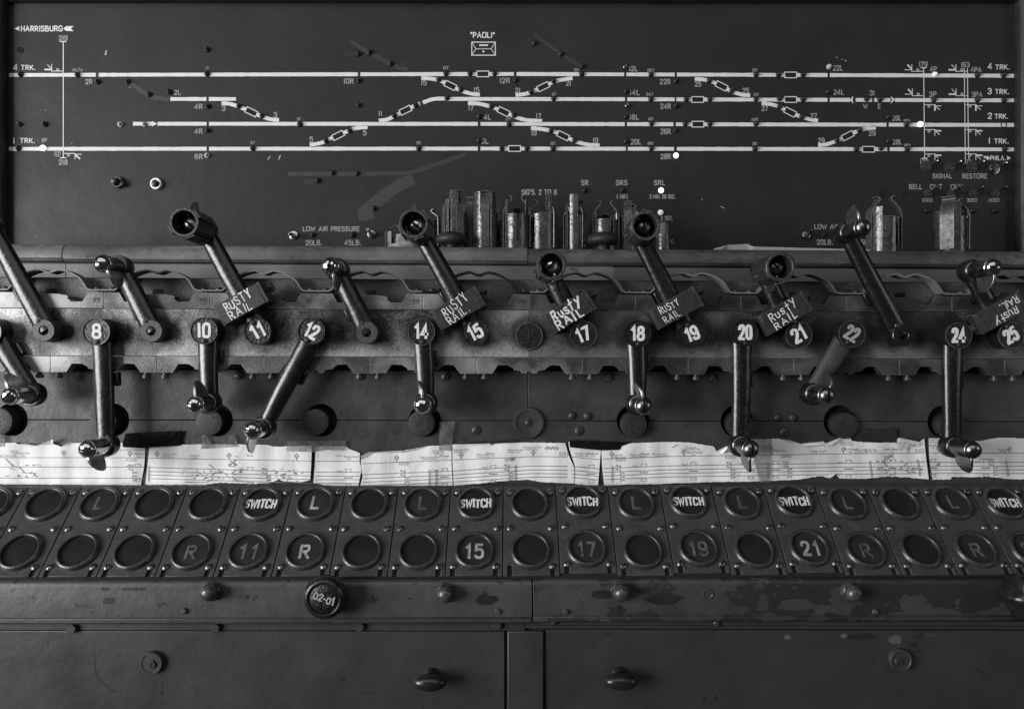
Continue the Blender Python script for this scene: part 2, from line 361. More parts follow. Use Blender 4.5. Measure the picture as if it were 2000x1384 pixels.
def rnd(pts, closed, rad=.27, k=5):
    out = []; n = len(pts)
    for i in range(n):
        p = V((*pts[i], 0))
        if not closed and i in (0, n - 1): out.append(p); continue
        a = V((*pts[(i - 1) % n], 0)); b = V((*pts[(i + 1) % n], 0))
        ra = min(rad, (a - p).length * .5); rb = min(rad, (b - p).length * .5)
        s0 = p + (a - p).normalized() * ra; s1 = p + (b - p).normalized() * rb
        for j in range(k + 1):
            t = j / k; out.append(s0 * (1 - t) ** 2 + p * 2 * t * (1 - t) + s1 * t * t)
    if closed: out.append(out[0])
    return [(p.x, p.y) for p in out]
def strokes(ch):
    wd, d = GL[ch]; res = []
    for st in d.split('|'):
        if not st: continue
        md = st[0] if st[0] in '~@' else ''
        pts = [tuple(map(float, q.split(','))) for q in st.lstrip('~@').split()]
        res.append(rnd(pts, md == '@') if md else pts)
    return wd, res
def letters(mb, txt, org, X, Y, h, wid=None, sw=.16, gap=.24, jit=0., thick=0, lift=2e-5, center=True):
    """txt as strokes in the plane X, Y about org; wid squeezes it to a width; jit makes it hand painted"""
    X = V(X).normalized(); Y = V(Y).normalized(); N = X.cross(Y); x = 0.; items = []
    for ch in txt:
        wd, st = strokes(ch); items.append((x, st)); x += wd + gap
    tot = max(.05, x - gap); sx = h if wid is None or tot < .1 else wid / (tot + sw) 
    org = V(org); k = 0
    for x0, st in items:
        jx, jy, ja, js = (random.uniform(-jit, jit) for _ in range(4))
        for pts in st:
            q = []
            for px, py in pts:
                a = (px + x0 + jx * .5 - (tot / 2 if center else 0)); b = py * (1 + js) - .5 + jy * .6 + (px - .3) * ja
                a += (py - .5) * ja
                q.append(org + X * (a * sx) + Y * (b * h) + N * (k % 5) * lift)
            k += 1
            wds = [sw * h * random.uniform(1 - jit * 2.2, 1 + jit * 2.2) for _ in q] if jit else sw * h
            mb.ribbon(q, wds, N, thick, ends=sw * h * (.35 if jit else .3 if len(pts) < 6 else .1))
    return mb

XW, ZW, FR = V((1, 0, 0)), V((0, 0, 1)), V((0, -1, 0))
# ------------------------------------------------------------ the wall behind
wl = MB().box((0, ZB + .075, 1.3), 4.2, .02, 2.8).build('wall', 'wall', None); wl['kind'] = 'structure'

# ------------------------------------------------------------ the track display board
board = thing('track_display_board', B(1000, 520), 'dark painted track display board with white lines and lettering, standing behind the levers', 'display board')
def bp(name, mb, m, par=board, **k): return mb.build(name, m, par, **k)
bp('panel', MB().prism([B(-40, -70), B(2040, -70), B(2040, 540), B(-40, 540)], (0, .02, 0)), 'board', smooth=0)
def mould(pts, off):                                # moulded frame rail: outer bead, slope, lip
    pass
for a, b, n_ in (((-120, -80), (16, 560), 0), ((1981, -80), (2120, 560), 1)):
    mb = MB(); x0, x1 = a[0], b[0]
    prof = [(0, .0), (0, .012), (5, .016), (11, .017), (17, .024), (30, .027), (120, .027)]
    ps = []
    for d, h in prof:
        x = x1 - d if n_ == 0 else x0 + d; ps.append((x, h))
    mb.prism([B(x, a[1], h) for x, h in ps] + [B(ps[-1][0], a[1], -.02), B(ps[0][0], a[1], -.02)], B(0, b[1]) - B(0, a[1]))
    bp('frame_rail', mb, 'frame', smooth=50)
mb = MB(); ps = [(7 - d, h) for d, h in ((0, 0), (0, .010), (4, .014), (9, .0145), (14, .021), (26, .0235), (90, .0235))]
mb.prism([B(-118, y, h) for y, h in ps] + [B(-118, ps[-1][0], -.02), B(-118, 7, -.02)], B(2118, 0) - B(-118, 0)); bp('frame_rail', mb, 'frame', smooth=50)

def bline(pts, wd=7.3, m='white', name='track_line', step=9, j=.22, n=.0004):
    q = []
    for a, b in zip(pts, pts[1:]):
        L = math.hypot(b[0] - a[0], b[1] - a[1]); k = max(1, int(L / step))
        q += [(a[0] + (b[0] - a[0]) * i / k, a[1] + (b[1] - a[1]) * i / k) for i in range(k)]
    q.append(pts[-1]); px = ZB / F
    mb = MB().ribbon([B(x, y, n) for x, y in q], [wd * px * (1 + random.uniform(-j, j) * .35) for _ in q], FR)
    return bp(name, mb, m, smooth=0)
def boxsym(cx, cy, ang=0, L=23, H=11):
    c, s_ = math.cos(R(ang)), math.sin(R(ang)); mb = MB(); px = ZB / F
    pt = lambda u, v, n=.0006: B(cx + u * c - v * s_, cy + u * s_ + v * c, n)
    L /= 2; H /= 2
    mb.ribbon([pt(-L, -H), pt(L, -H), pt(L, H), pt(-L, H), pt(-L, -H)], 1.7 * px, FR)
    o = bp('switch_box', mb, 'white', smooth=0)
    k = MB().sheet([pt(-L, -H, .0005), pt(L, -H, .0005), pt(L, H, .0005), pt(-L, H, .0005)]); k.build('box_field', 'hole', o, smooth=0)
def ly(x, y0, y1, y2): return y0 + (y1 - y0) * x / 1000 if x < 1000 else y1 + (y2 - y1) * (x - 1000) / 1000
T4 = [(18, 187.5), (193, 699), (704, 932), (954, 1003.5), (1009, 1218.8), (1223.5, 1317.6), (1322, 1533), (1555, 1616), (1620.6, 1980)]
T3 = [(333, 403.3), (408, 461), (872, 1220.6), (1225, 1317.6), (1321, 1351), (1374, 1533), (1555, 1616), (1620.6, 1660), (1671, 1703), (1707, 1739), (1748, 1980)]
T2 = [(260, 300), (308, 403.6), (408.5, 933), (938.6, 1220), (1224.6, 1315), (1320, 1351), (1374, 1731), (1735.6, 1980)]
T1 = [(18, 88), (92, 403.6), (408.5, 933), (938.6, 993), (1016, 1222), (1226, 1316), (1322, 1684), (1708, 1732.6), (1737.5, 1980)]
for segs, ys in ((T4, (147, 145, 148.5)), (T3, (194, 193.6, 196.5)), (T2, (242, 242.4, 244.5)), (T1, (291, 290.5, 292))):
    for a, b in segs: bline([(a, ly(a, *ys)), (b, ly(b, *ys))], name='track_line')
for x, y in ((943, 145), (1544, 147), (1544, 195), (1362.5, 195), (1363, 243), (1005, 290.5), (1696, 292)): boxsym(x, y)
def sm(pts):                                        # a smooth curve through the points
    out = []
    for i in range(len(pts) - 1):
        p0 = pts[max(i - 1, 0)]; p1 = pts[i]; p2 = pts[i + 1]; p3 = pts[min(i + 2, len(pts) - 1)]
        for j in range(6):
            t = j / 6
            out.append(tuple(.5 * (2 * p1[k] + (p2[k] - p0[k]) * t + (2 * p0[k] - 5 * p1[k] + 4 * p2[k] - p3[k]) * t * t + (3 * p1[k] - p0[k] - 3 * p2[k] + p3[k]) * t ** 3) for k in (0, 1)))
    return out + [pts[-1]]
for a, bx, b in (
 ([(433, 202), (447, 203), (462, 207), (480, 214)], (491, 219, 26), [(502, 224), (515, 229), (530, 233.5), (545, 234.5)]),
 ([(823, 153), (840, 154), (857, 157), (869, 162)], (879.5, 167.5, 26), [(890, 173), (900, 177), (918, 183), (937, 185.5)]),
 ([(740, 236), (755, 234), (769, 228), (781, 222)], (792, 216, -26), [(803, 210), (812, 206), (821, 203)]),
 ([(914, 202), (935, 203), (960, 209), (972, 213.5)], (983.5, 218.5, 26), [(995, 223.5), (1008, 229.5), (1030, 235), (1059, 236.5)]),
 ([(1007, 186), (1025, 184), (1040, 179), (1050, 175)], (1061, 170, -26), [(1072, 165), (1085, 159), (1105, 155), (1118, 153)]),
 ([(1037, 250.5), (1055, 252), (1078, 256), (1089, 260)], (1100, 265.5, 26), [(1111, 270.5), (1125, 277), (1150, 283), (1171, 284)]),
 ([(605, 283), (625, 280), (640, 274), (650, 269)], (660.5, 265, -26), [(671, 260), (685, 254), (700, 250), (718, 248.5)]),
 ([(1357, 154.5), (1375, 156), (1388, 159), (1398, 163)], (1409, 168.5, 27), [(1419, 174), (1432, 180), (1450, 185.5), (1465, 186.5)]),
 ([(1487.5, 202), (1505, 204), (1522, 209), (1532, 214)], (1543, 219.5, 27), [(1554, 224.5), (1567, 229), (1585, 234.5), (1597.5, 235.5)]),
 ([(1597.5, 284), (1615, 282), (1632, 276), (1645, 271)], (1655.5, 265.5, -27), [(1666, 260), (1678, 255), (1695, 251), (1710.5, 249.5)])):
    bline(sm(a), name='crossover_line'); bline(sm(b), name='crossover_line'); boxsym(*bx)
bline(sm([(826, 201), (840, 195.5), (850, 193.5), (860, 193), (871, 193)]), name='crossover_line')
for pts, wd, m, nm in (                             # tracks painted out long ago, still showing
 ([(683, 80), (702, 92), (722, 104), (763, 125), (780, 133), (797, 136)], 8, 'ghost', 'painted_out_track'), ([(562, 340), (760, 339), (800, 337), (850, 322), (912, 300)], 8, 'ghost', 'painted_out_track'),
 ([(255, 163), (270, 173), (292, 188), (331, 195)], 8, 'ghost', 'painted_out_track'), ([(1043, 67), (1070, 88), (1096, 106), (1135, 130)], 7, 'ghost', 'painted_out_track'),
 ([(706, 416), (735, 395), (775, 365), (808, 350)], 24, 'ghost2', 'repainted_patch'), ([(700, 422), (730, 417)], 22, 'ghost2', 'repainted_patch')):
    bline(sm(pts), wd, m, nm, n=.00015 if wd < 20 else .0001 + .00003 * (pts[0][0] == 700))
def bpoly(pts, m='white', name='painted_mark', n=.0004): bp(name, MB().sheet([B(x, y, n) for x, y in pts]), m, smooth=0)
bpoly([(28, 56.5), (38, 52), (38, 61)], name='painted_arrow'); bpoly([(124, 56.5), (129, 52), (144, 51.5), (139, 56.5), (144, 61.5), (129, 61)], name='painted_arrow')
bpoly([(1974, 309), (1966.5, 304.5), (1966.5, 313.5)], name='painted_arrow'); bpoly([(1919, 305), (1930, 305.5), (1933, 309), (1930, 312.5), (1919, 313), (1923, 309)], name='painted_arrow')
bpoly([(298, 237), (307.5, 242.3), (298, 247.5)], name='painted_arrow', n=.0006)
for x, s_ in ((1664, -1), (1743, 1)): bpoly([(x - 3 * s_ - 1, 188), (x + 5 * s_, 195.5), (x - 3 * s_ - 1, 203), (x - 1 * s_, 195.5)], name='painted_arrow', n=.0006)
px_ = ZB / F
def lines(name, ls, m='white', n=.0005):
    mb = MB()
    for i, (pts, wd) in enumerate(ls): mb.ribbon([B(x, y, n + i * 2e-5) for x, y in pts], wd * px_, FR)
    return bp(name, mb, m, smooth=0)
def circ(cx, cy, r, k=12): return [(cx + r * math.cos(2 * math.pi * i / k), cy + r * math.sin(2 * math.pi * i / k)) for i in range(k)] + [(cx + r, cy)]
lines('mast_line', [([(124, 82), (124, 308)], 1.8), ([(117.5, 82), (130, 82)], 1.8), ([(117.5, 308.5), (130, 308.5)], 1.8)])
lines('mast_line', [([(1803.6, 133), (1805.5, 309)], 1.6), ([(1798, 133), (1809, 133)], 1.8), ([(1799.5, 309.5), (1811, 309.5)], 1.8)])
lines('mast_line', [([(1883, 134), (1885, 311)], 1.5), ([(1889, 134), (1891.5, 311)], 1.5)])
def sem_up(x, y, thick_diag=0):
    lines('semaphore_symbol', [([(x, y), (x - 22, y)], 1.3), (circ(x - 11, y - 3, 2.2), 1.1), ([(x - 22.5, y + 1), (x - 22.5, y - 14)], 1.4),
          ([(x - 23, y - 3), (x - 37, y - 3)], 1.3 if thick_diag else 3), ([(x - 23, y - 4.5), (x - 31, y - 13)], 3 if thick_diag else 1.4)])
def sem_dn(x, y, vt=0):
    lines('semaphore_symbol', [([(x, y), (x + 22, y)], 1.3), (circ(x + 9, y + 2.8, 2.2), 1.1), ([(x + 20.5, y), (x + 20.5, y + 12)], 3.2 if vt else 1.4),
          ([(x + 21, y + 2.5), (x + 33, y + 2.5)], 1.4 if vt else 2.8), ([(x + 21, y + 2.5), (x + 30, y + 10)], 1.4)])
sem_up(124, 139.5); sem_up(1803, 140, 1); sem_up(1804, 187.5, 1); sem_up(1889, 140); sem_up(1889.5, 187.5)
for y, vt in ((205, 1), (253.5, 0), (301, 0)): sem_dn(1805, y, vt); sem_dn(1885, y, vt)
lines('semaphore_symbol', [([(124, 300), (147, 300)], 1.3), (circ(134, 303, 2.3), 1.1), ([(147, 300), (147, 311)], 1.4), ([(147, 302), (160, 301.5)], 1.4), ([(148, 303), (157, 311)], 2.8)])
lines('signal_symbol', [(circ(112.5, 300, 6, 20), 1.2), (circ(112.5, 300, 3, 14), 1.6)], 'dim')
lines('tower_symbol', [([(921.5, 83), (967.5, 83), (967.5, 108.5), (921.5, 108.5), (921.5, 83)], 1.8), ([(921.5, 83), (929.5, 96), (921.5, 108.5)], 1.2), ([(967.5, 83), (959.5, 96), (967.5, 108.5)], 1.2),
      ([(929.5, 96), (959.5, 96)], 1.2), ([(936, 89), (953, 89)], 3), ([(942.5, 101.3), (946, 101.3)], 3.5)])
def bt(s_, x, y, h, wd, m='dim', sw=.205, gap=.3):
    h *= 1.0
    bp('lettering', letters(MB(), s_, B(x, y, .0004), XW, ZW, h * px_, wd * px_, sw, gap, jit=.02), m, smooth=0)
for a in (('HARRISBURG', 82, 56.5, 9.6, 82, 'white', .2), ('219', 123.5, 75, 9, 18), ('218', 123.5, 317, 9, 18), ('4', 30.5, 132, 10.5, 9, 'white', .18), ('TRK.', 55.5, 132.5, 8.5, 29, 'white', .2), ('1', 27.5, 275, 10.5, 2, 'white', .18),
 ('TRK.', 54, 275, 8.5, 30, 'white', .2), ('1P', 87, 274.5, 7.5, 11), ('14LTA', 152, 137, 5.5, 20), ('2R', 174, 160, 8.5, 14), ('2L', 347, 181, 8.5, 14), ('1T', 405, 134, 5, 8), ('4R', 388, 208.5, 9, 16.5), ('3', 437, 212, 9, 8), ('4R', 388, 256.5, 9, 16.5),
 ('5T', 494, 279, 5, 9), ('6R', 388.5, 306, 9, 16.5), ('3', 538, 225, 9, 8), ('3T', 584, 233, 5, 8), ('10R', 681.5, 159, 9, 20), ('11', 743, 222, 8.5, 7), ('15', 828, 162, 9, 11), ('15', 931, 176, 9, 11), ('13T', 871, 133, 5.2, 11), ('12R', 986, 158, 9, 20),
 ('17', 920, 211, 9, 10), ('4L', 952, 229, 9, 15), ('17T', 993, 233.5, 5, 11), ('5', 608, 272.5, 9, 7.5), ('5', 712.5, 259.5, 9, 7.5), ('9T', 818, 279.5, 5.3, 9), ('8L', 947, 276, 9, 15), ('"PAOLI"', 942.5, 69, 9.8, 48, 'white', .2),
 ('10R', 683, 107, 8.5, 21, 'ghost2'), ('8R', 604, 356, 9, 20, 'ghost2'), ('12', 788, 126, 8, 10, 'ghost2'), ('LOW AIR PRESSURE', 647, 447, 8.2, 111), ('20LB.', 613, 474, 9, 33), ('45LB.', 689, 474, 9, 33),
 ('21', 1110, 163, 9, 10), ('21', 1011, 177, 9, 10), ('23T', 1126, 137.5, 5, 10), ('12L', 1237, 134.5, 9, 17), ('22LT', 1271, 137.5, 5, 14), ('22R', 1299, 160, 9, 21), ('25', 1363, 164.5, 9, 13), ('25T', 1474, 137.5, 5, 10), ('25', 1456.5, 177.5, 9, 13),
 ('21T', 1082, 184.5, 5, 9), ('14L', 1240, 181, 9.2, 20), ('24LT', 1269, 184.5, 5, 14), ('24R', 1300, 208, 9, 21), ('27T', 1477, 185.5, 5, 10), ('27', 1493.5, 212, 9, 12.5), ('17', 1052, 227, 9, 10.5), ('18L', 1239, 229, 9.2, 18.5), ('4RT', 1271, 233, 5, 11),
 ('A29T', 1474, 234, 5, 14), ('26R', 1300, 257, 9, 20), ('19', 1043, 260, 9, 10.5), ('19', 1163, 274.5, 9, 10.5), ('19T', 1080, 280.5, 5, 9), ('20L', 1242, 277.5, 9.2, 21), ('6RT', 1271, 280.5, 5, 12), ('29T', 1474, 281, 5, 9), ('28R', 1300, 306, 9.2, 20.5),
 ("SIG'S. 2 TO 8", 1053, 375.5, 9.2, 69), ('SR', 1142, 357, 8.6, 14.5), ('SRS', 1214, 357, 8.6, 23), ('SRL', 1288, 357, 8.6, 22), ('1 MIN.', 1216, 384, 7.6, 23), ('3 MIN. 50 SEC.', 1294, 384, 7, 51), ('1 MIN. 2 SEC.', 1290, 426, 7, 48), ('30 SEC.', 1304, 471.5, 6.5, 26),
 ('22L', 1636, 133.5, 9, 20), ('24L', 1638, 180.5, 9, 21), ('31', 1703, 182, 8.6, 10), ('W', 1690, 208, 8.2, 9), ('E', 1717, 208, 8.2, 5.5), ('26L', 1751, 231, 9, 18), ('27', 1589, 227, 9, 13), ('29', 1604, 274.5, 9, 13), ('29', 1703, 260.5, 9, 14), ('28L', 1752, 277.5, 9, 18),
 ('26RTA', 1771, 235.5, 4, 13), ('28RTA', 1772, 283.5, 4, 13), ('179', 1803, 126, 9, 16.5), ('163', 1885, 127, 9, 16.5), ('178', 1805, 315.5, 8.5, 16), ('162', 1889, 316, 8.2, 15), ('4P', 1822.5, 135.5, 9, 14), ('4PA', 1906, 136.5, 9, 21), ('3P', 1821.5, 184.5, 9, 15), ('3PA', 1908, 185, 9, 21),
 ('4', 1933, 130, 10.5, 9, 'white', .18), ('TRK.', 1957.5, 131.5, 8.5, 28, 'white', .2), ('3', 1932.5, 178.5, 10.5, 8.5, 'white', .18), ('TRK.', 1957, 179.5, 8.5, 28, 'white', .2), ('2', 1933, 226.5, 10.5, 8.5, 'white', .18), ('TRK.', 1955.5, 227.5, 8.5, 27, 'white', .2), ('1', 1932, 275, 10.5, 2, 'white', .18), ('TRK.', 1955.5, 276, 8.5, 29, 'white', .2),
 ('PHILA.', 1948.5, 309, 8, 30, 'white', .18), ('SIGNAL', 1840, 344, 8, 38), ('RESTORE', 1903.5, 344, 8.5, 49), ('BELL', 1788, 365, 8.3, 26), ('CUT', 1828, 365, 8.3, 24), ('OUT', 1869, 365, 8.3, 26), ('1DED', 1811, 391, 6, 20), ('2DED', 1856, 391, 6, 20), ('3DED', 1898, 391, 6, 20), ('4DED', 1940.5, 391, 6.3, 22),
 ('LOW AIR PRESSURE', 1645.5, 443, 8.2, 111), ('20LB.', 1611, 473, 9, 32), ('45LB.', 1689, 473, 9, 33)): bt(*a)
# lamps, switches, buttons on the board
def lampmesh(m):
    return MB().lathe([(0, .0062), (.0012, .0060), (.0022, .0048), (.0024, .003), (.0030, .0028), (.0038, .0018), (.0040, 0), (.0040, -.002)], (0, 0, 0), FR, 14).mesh('indicator_lamp', m)
LM = {k: lampmesh(k) for k in ('lamp', 'lit', 'lit2', 'pale', 'chromed')}
def bl(pts, m='lamp'):
    for x, y in pts: inst('indicator_lamp', LM[m], B(x, y), board, scale=(random.uniform(.95, 1.08),) * 3)
bl([(41, 146), (152, 147), (191, 160), (405, 97), (405, 145), (250, 160), (292, 185), (331, 180), (406, 208), (467, 208), (512, 227), (406, 255), (39, 243), (88, 243), (37, 290), (494, 290), (586, 243), (700, 106), (722, 103), (763, 125), (701, 158), (701, 206), (871, 144), (918, 144), (966, 144),
 (857, 156), (900, 176), (873, 192), (812, 206), (770, 226), (936, 228), (960, 208), (1004, 226), (994, 243), (637, 275), (683, 255), (936, 275), (818, 290), (980, 290), (1029, 290), (650, 338), (698, 339), (621, 353), (731, 407), (611, 459), (689, 459), (1044, 85), (1096, 106), (1137, 130), (1136, 145), (1007, 157),
 (1037, 179), (1081, 159), (1271, 146), (1320, 159), (1476, 146), (1385, 158), (1429, 178), (1081, 193), (1223, 179), (1271, 194), (1340, 194), (1386, 194), (1320, 207), (1476, 194), (1222, 228), (1272, 242), (1338, 242), (1386, 242), (1319, 256), (1476, 242), (1076, 256), (1122, 275), (1223, 276), (1080, 290),
 (1272, 290), (1474, 291), (1142, 372), (1216, 372), (1520, 146), (1568, 146), (1617, 180), (1522, 193), (1568, 194), (1692, 194), (1718, 194), (1522, 209), (1566, 228), (1735, 229), (1770, 243), (1678, 254), (1634, 274), (1735, 276), (1672, 291), (1720, 290), (1771, 291), (1823, 195), (1908, 195), (1960, 196),
 (1908, 147), (1959, 147), (1961, 291), (1810, 412), (1899, 412), (1942, 412), (1609, 459), (1689, 459)])
bl([(85, 289.5), (1320, 304), (1797, 243), (1291, 372)], 'lit'); bl([(1290, 415), (1825, 146)], 'lit2'); bl([(236, 243.5), (283, 243.5), (405, 304), (1619, 131), (1292, 470)], 'pale'); bl([(1221, 131), (1225, 207)], 'chromed')
hm = MB().lathe([(.0046, .0006), (.0042, .0009), (.0034, .0008), (.0032, .0003), (0, .0003)], (0, 0, 0), FR, 16).mesh('lamp_hole', 'hole')
for x, y in ((40, 98), (1960, 244), (1723, 379), (1767, 380)): inst('lamp_hole', hm, B(x, y), board)
def toggle(x, y, dx, dy, m, big=1.):
    o = MB().lathe([(.0062 * big, 0), (.0062 * big, .002), (.0044 * big, .0024), (.0040 * big, .0062), (.0022, .0066), (0, .006)], B(x, y), FR, 16).build('toggle_switch', m, board)
    p = B(x, y, .005); q = B(x + dx, y + dy, .020); a = (q - p).normalized(); L = (q - p).length
    MB().lathe([(.0011, 0), (.0014, L * .5), (.0026 * big, L * .85), (.0031 * big, L), (.0026 * big, L + .0016), (0, L + .0022)], p, a, 12).build('switch_lever', 'chromed' if m == 'dscrew' else m, o)
toggle(574, 460, 1, 2, 'chrome'); toggle(726, 458, -2, -5, 'chromed'); toggle(1573, 461, 3, -7, 'chromed')
for x, y, m in ((1808, 326, 'dscrew'), (1853, 327, 'dscrew'), (1897, 327, 'dscrew'), (1940, 330, 'chromed')): toggle(x, y, 9, -5, m, 1.35)
for x, y in ((1811, 378), (1856, 378), (1899, 378), (1943, 378)): toggle(x, y, 5, -7, 'dscrew')
for x, y, m, dx in ((232, 357, 'dscrew', -2), (307, 360, 'nickel', 0)):
    o = MB().lathe([(.0086, 0), (.0086, .004), (.0078, .0055), (.0060, .0055), (.0056, .002), (0, .002)], B(x, y), FR, 26).build('push_button', m, board)
    MB().lathe([(.0046, 0), (.0046, .010 if dx else .006), (.0036, .0125 if dx else .008), (0, .0135 if dx else .009)], B(x, y, .002), FR, 20).build('button_cap', 'lamp', o)
MB().lathe([(.004, 0), (.004, .006), (.003, .008), (0, .009)], B(242, 360), FR, 14).build('terminal_stud', 'dscrew', board)
mb = MB()
for x, y, dx, dy, wd in ((206, 108, 2, -9, 3), (1407, 403, 8, 4, 1), (1371, 389, 1, 1, 2), (89, 215, 1, 1, 2), (253, 171, 1.2, 1, 2), (140, 280, 1, 1, 1.5), (68, 461, 1, 1, 1.5), (548, 303, -4, 9, 2), (528, 305, -5, 7, 1.5), (1650, 118, 3, 2, 1.6), (1633, 112, 2, 1, 1.4), (1643, 116, 1.5, 1, 1.5)):
    mb.ribbon([B(x, y, .0003), B(x + dx, y + dy, .0003)], wd * px_, FR)
o = bp('paint_scuff', mb, 'pale', smooth=0); o['kind'] = 'stuff'

# ------------------------------------------------------------ the interlocking machine: ledge, beams, lever bed, panels
mach = thing('interlocking_machine', P(1000, 960, .90), 'dark cast-iron interlocking machine bed with ledge, notched quadrant plates and plugs, carrying the levers', 'interlocking machine')
def mp(name, mb, m, par=mach, **k): return mb.build(name, m, par, **k)
ZBED = .8625
def poly(pts, Z, th, tilt=True):
    f = T if tilt else P
    return MB().prism([f(x, y, Z) for x, y in pts], (0, th, 0))
def xprism(prof, x0, x1):                           # a profile (depth, drop below the lens) run along the machine
    pt = lambda x, d, h: V((x, d + .0147 * x, CZ - h - rr(CY + h / d * F) * x))
    return MB().prism([pt(x0, d, h) for d, h in prof], pt(x1, 0.9, 0) - pt(x0, 0.9, 0))
def hy(y, d): return (y - CY) / F * d
def xw(px, d): return (px - CX) / F * d
# ledge with a rounded nose, in three lengths
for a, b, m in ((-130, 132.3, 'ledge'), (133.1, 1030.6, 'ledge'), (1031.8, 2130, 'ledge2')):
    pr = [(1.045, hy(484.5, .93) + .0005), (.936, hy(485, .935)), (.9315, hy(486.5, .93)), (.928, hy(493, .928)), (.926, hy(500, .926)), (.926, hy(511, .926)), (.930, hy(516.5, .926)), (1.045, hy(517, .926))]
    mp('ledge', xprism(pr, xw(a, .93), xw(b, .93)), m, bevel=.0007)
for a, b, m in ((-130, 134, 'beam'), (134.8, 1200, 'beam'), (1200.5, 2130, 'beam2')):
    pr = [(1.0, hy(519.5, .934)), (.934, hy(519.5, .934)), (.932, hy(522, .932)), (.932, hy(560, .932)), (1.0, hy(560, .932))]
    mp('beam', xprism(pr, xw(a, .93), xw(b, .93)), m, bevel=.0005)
mp('groove_filler', xprism([(.99, hy(516, .94)), (.938, hy(516, .938)), (.938, hy(521, .938)), (.99, hy(521, .938))], -.8, .8), 'gap')
# back plate behind the quadrant openings
mp('back_plate', xprism([(.90, hy(547.5, .8785)), (.8805, hy(547.5, .8785)), (.8785, hy(549, .8785)), (.8785, hy(612, .8785)), (.90, hy(612, .8785))], -.76, .76), 'back', bevel=.0006)
LX = {i: 187.8 + 105.2 * (i - 8) for i in range(5, 28)}
LX.update({6: -23, 7: 82, 8: 188.6, 9: 293, 10: 399, 11: 503.5, 12: 609, 13: 716, 14: 823.5, 15: 929, 16: 1034, 17: 1139.5, 18: 1246, 19: 1352, 20: 1455.6, 21: 1560, 22: 1663.6, 23: 1768, 24: 1872, 25: 1974.4})
def bedx(i):                                         # lever number to picture column on the bed face
    return 202 + (i - 8) * 104.0 if i < 16 else 1034 + (i - 16) * 103.1
# lever bed: long face in two castings
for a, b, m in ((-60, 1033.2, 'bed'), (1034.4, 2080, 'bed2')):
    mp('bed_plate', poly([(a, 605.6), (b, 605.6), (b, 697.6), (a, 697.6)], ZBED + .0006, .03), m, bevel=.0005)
up = [(-104, 574.5), (-73, 574.5), (-63, 592), (-41.5, 592), (-34, 586), (-36, 583), (-32, 580), (-16, 577.5), (0, 577), (16, 577.5), (32, 580), (36, 583), (34, 586), (41.5, 592), (63, 592), (73, 574.5), (104, 574.5), (104, 604.9), (-104, 604.9)]
dn = [(-104, 730), (-72.5, 729.5), (-62, 713), (-42, 713), (-31, 719.5), (-30, 723), (-17, 723.5), (-16, 728), (-5, 729.5), (-4, 725), (3, 725), (5, 729), (15, 728.6), (17, 724), (31, 722), (33, 719), (42, 713), (60, 713), (72.5, 730), (104, 730), (104, 698.4), (-104, 698.4)]
def stamp(par, txts):
    if not txts: return
    mb = MB()
    for s_, x, y, fl in txts:
        letters(mb, s_, T(x, y, ZBED - .0002), XW * (-1 if fl else 1), ZW * (-1 if fl else 1), .0040, .0078, .15, jit=.04)
        yy = y + (6 if not fl else -6); mb.ribbon([T(x - 6, yy, ZBED - .00022), T(x + 6, yy, ZBED - .00022)], .0004, FR)
    mb.build('stamped_number', 'gap', par, smooth=0)
sd_ = MB().dome((0, 0, 0), FR, (1, 0, .3), .0042, .0026, .0009, .0012, 10, 4).mesh('screw', 'dscrew')
for i in range(5, 28, 2):                            # upper quadrant plates, one over each odd lever
    c = (bedx(i - 1) + bedx(i + 1)) / 2; h = (bedx(i + 1) - bedx(i - 1)) / 2 - .35
    pts = [(c + x * h / 104, y) for x, y in up]
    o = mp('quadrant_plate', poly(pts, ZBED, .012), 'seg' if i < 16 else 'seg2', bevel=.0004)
    stamp(o, [t for t in (('89', c + h - 14, 588, 0), ('88' if i % 4 else '89', c - h + 14, 588, 0)) if (i * 7 + int(t[1])) % 3])
    # square hole in the back plate, and the lock shaft behind
    hb = MB().prism([T(c + x + 2, y, .8780) for x, y in ((-9, 568), (10, 568), (10, 579), (-9, 579))], (0, -.0004, 0)); mp('lock_hole', hb, 'hole', smooth=0)
    # guard strap, bent like a double arch
    up_y = [(-104, 571), (-80, 571), (-73, 569), (-66, 561), (-52, 547), (-36, 538.5), (-20, 533.8), (-10, 533), (0, 537), (8, 538), (18, 534.5), (26, 533), (40, 536), (54, 542), (66, 550), (74, 561), (79, 568.5), (88, 571), (104, 571)]
    path = sm([(c + x * h / 104, y) for x, y in up_y])
    st = mp('guard_strap', MB().ribbon_solid([T(x, y, .870) for x, y in path], (0, 1, 0), .016, .0017), 'arm2' if i == 15 else 'beam', smooth=60)
    for x in (-86, 94):
        MB().lathe([(.0044, 0), (.0044, .0022), (.003, .0036), (0, .004)], T(c + x * h / 104, 570, .870), ZW, 12).build('strap_screw', 'dscrew', st)
for i in range(4, 28, 2):                            # lower quadrant plates, one under each even lever
    c = bedx(i); h = (bedx(i + 1) - bedx(i - 1)) / 2 - .35
    pts = [(c + x * h / 104, y) for x, y in dn]
    o = mp('quadrant_plate', poly(pts, ZBED - .0006, .012), 'seg' if i < 17 else 'seg2', bevel=.0004)
    stamp(o, [t for t in (('90', c + h - 19, 709, i in (8, 16, 20)), ('90' if i != 8 else '88', c - h + 12, 708 + i % 3, i % 4 == 0)) if (i + int(t[1])) % 4])
    for x in (-88, 84):
        MB().lathe([(.0028, 0), (.0028, .003), (.0045, .003), (.0045, .0066), (0, .0072)], T(c + x * h / 104, 729.5, ZBED + .005), -ZW, 10).build('foot_screw', 'dscrew', o)
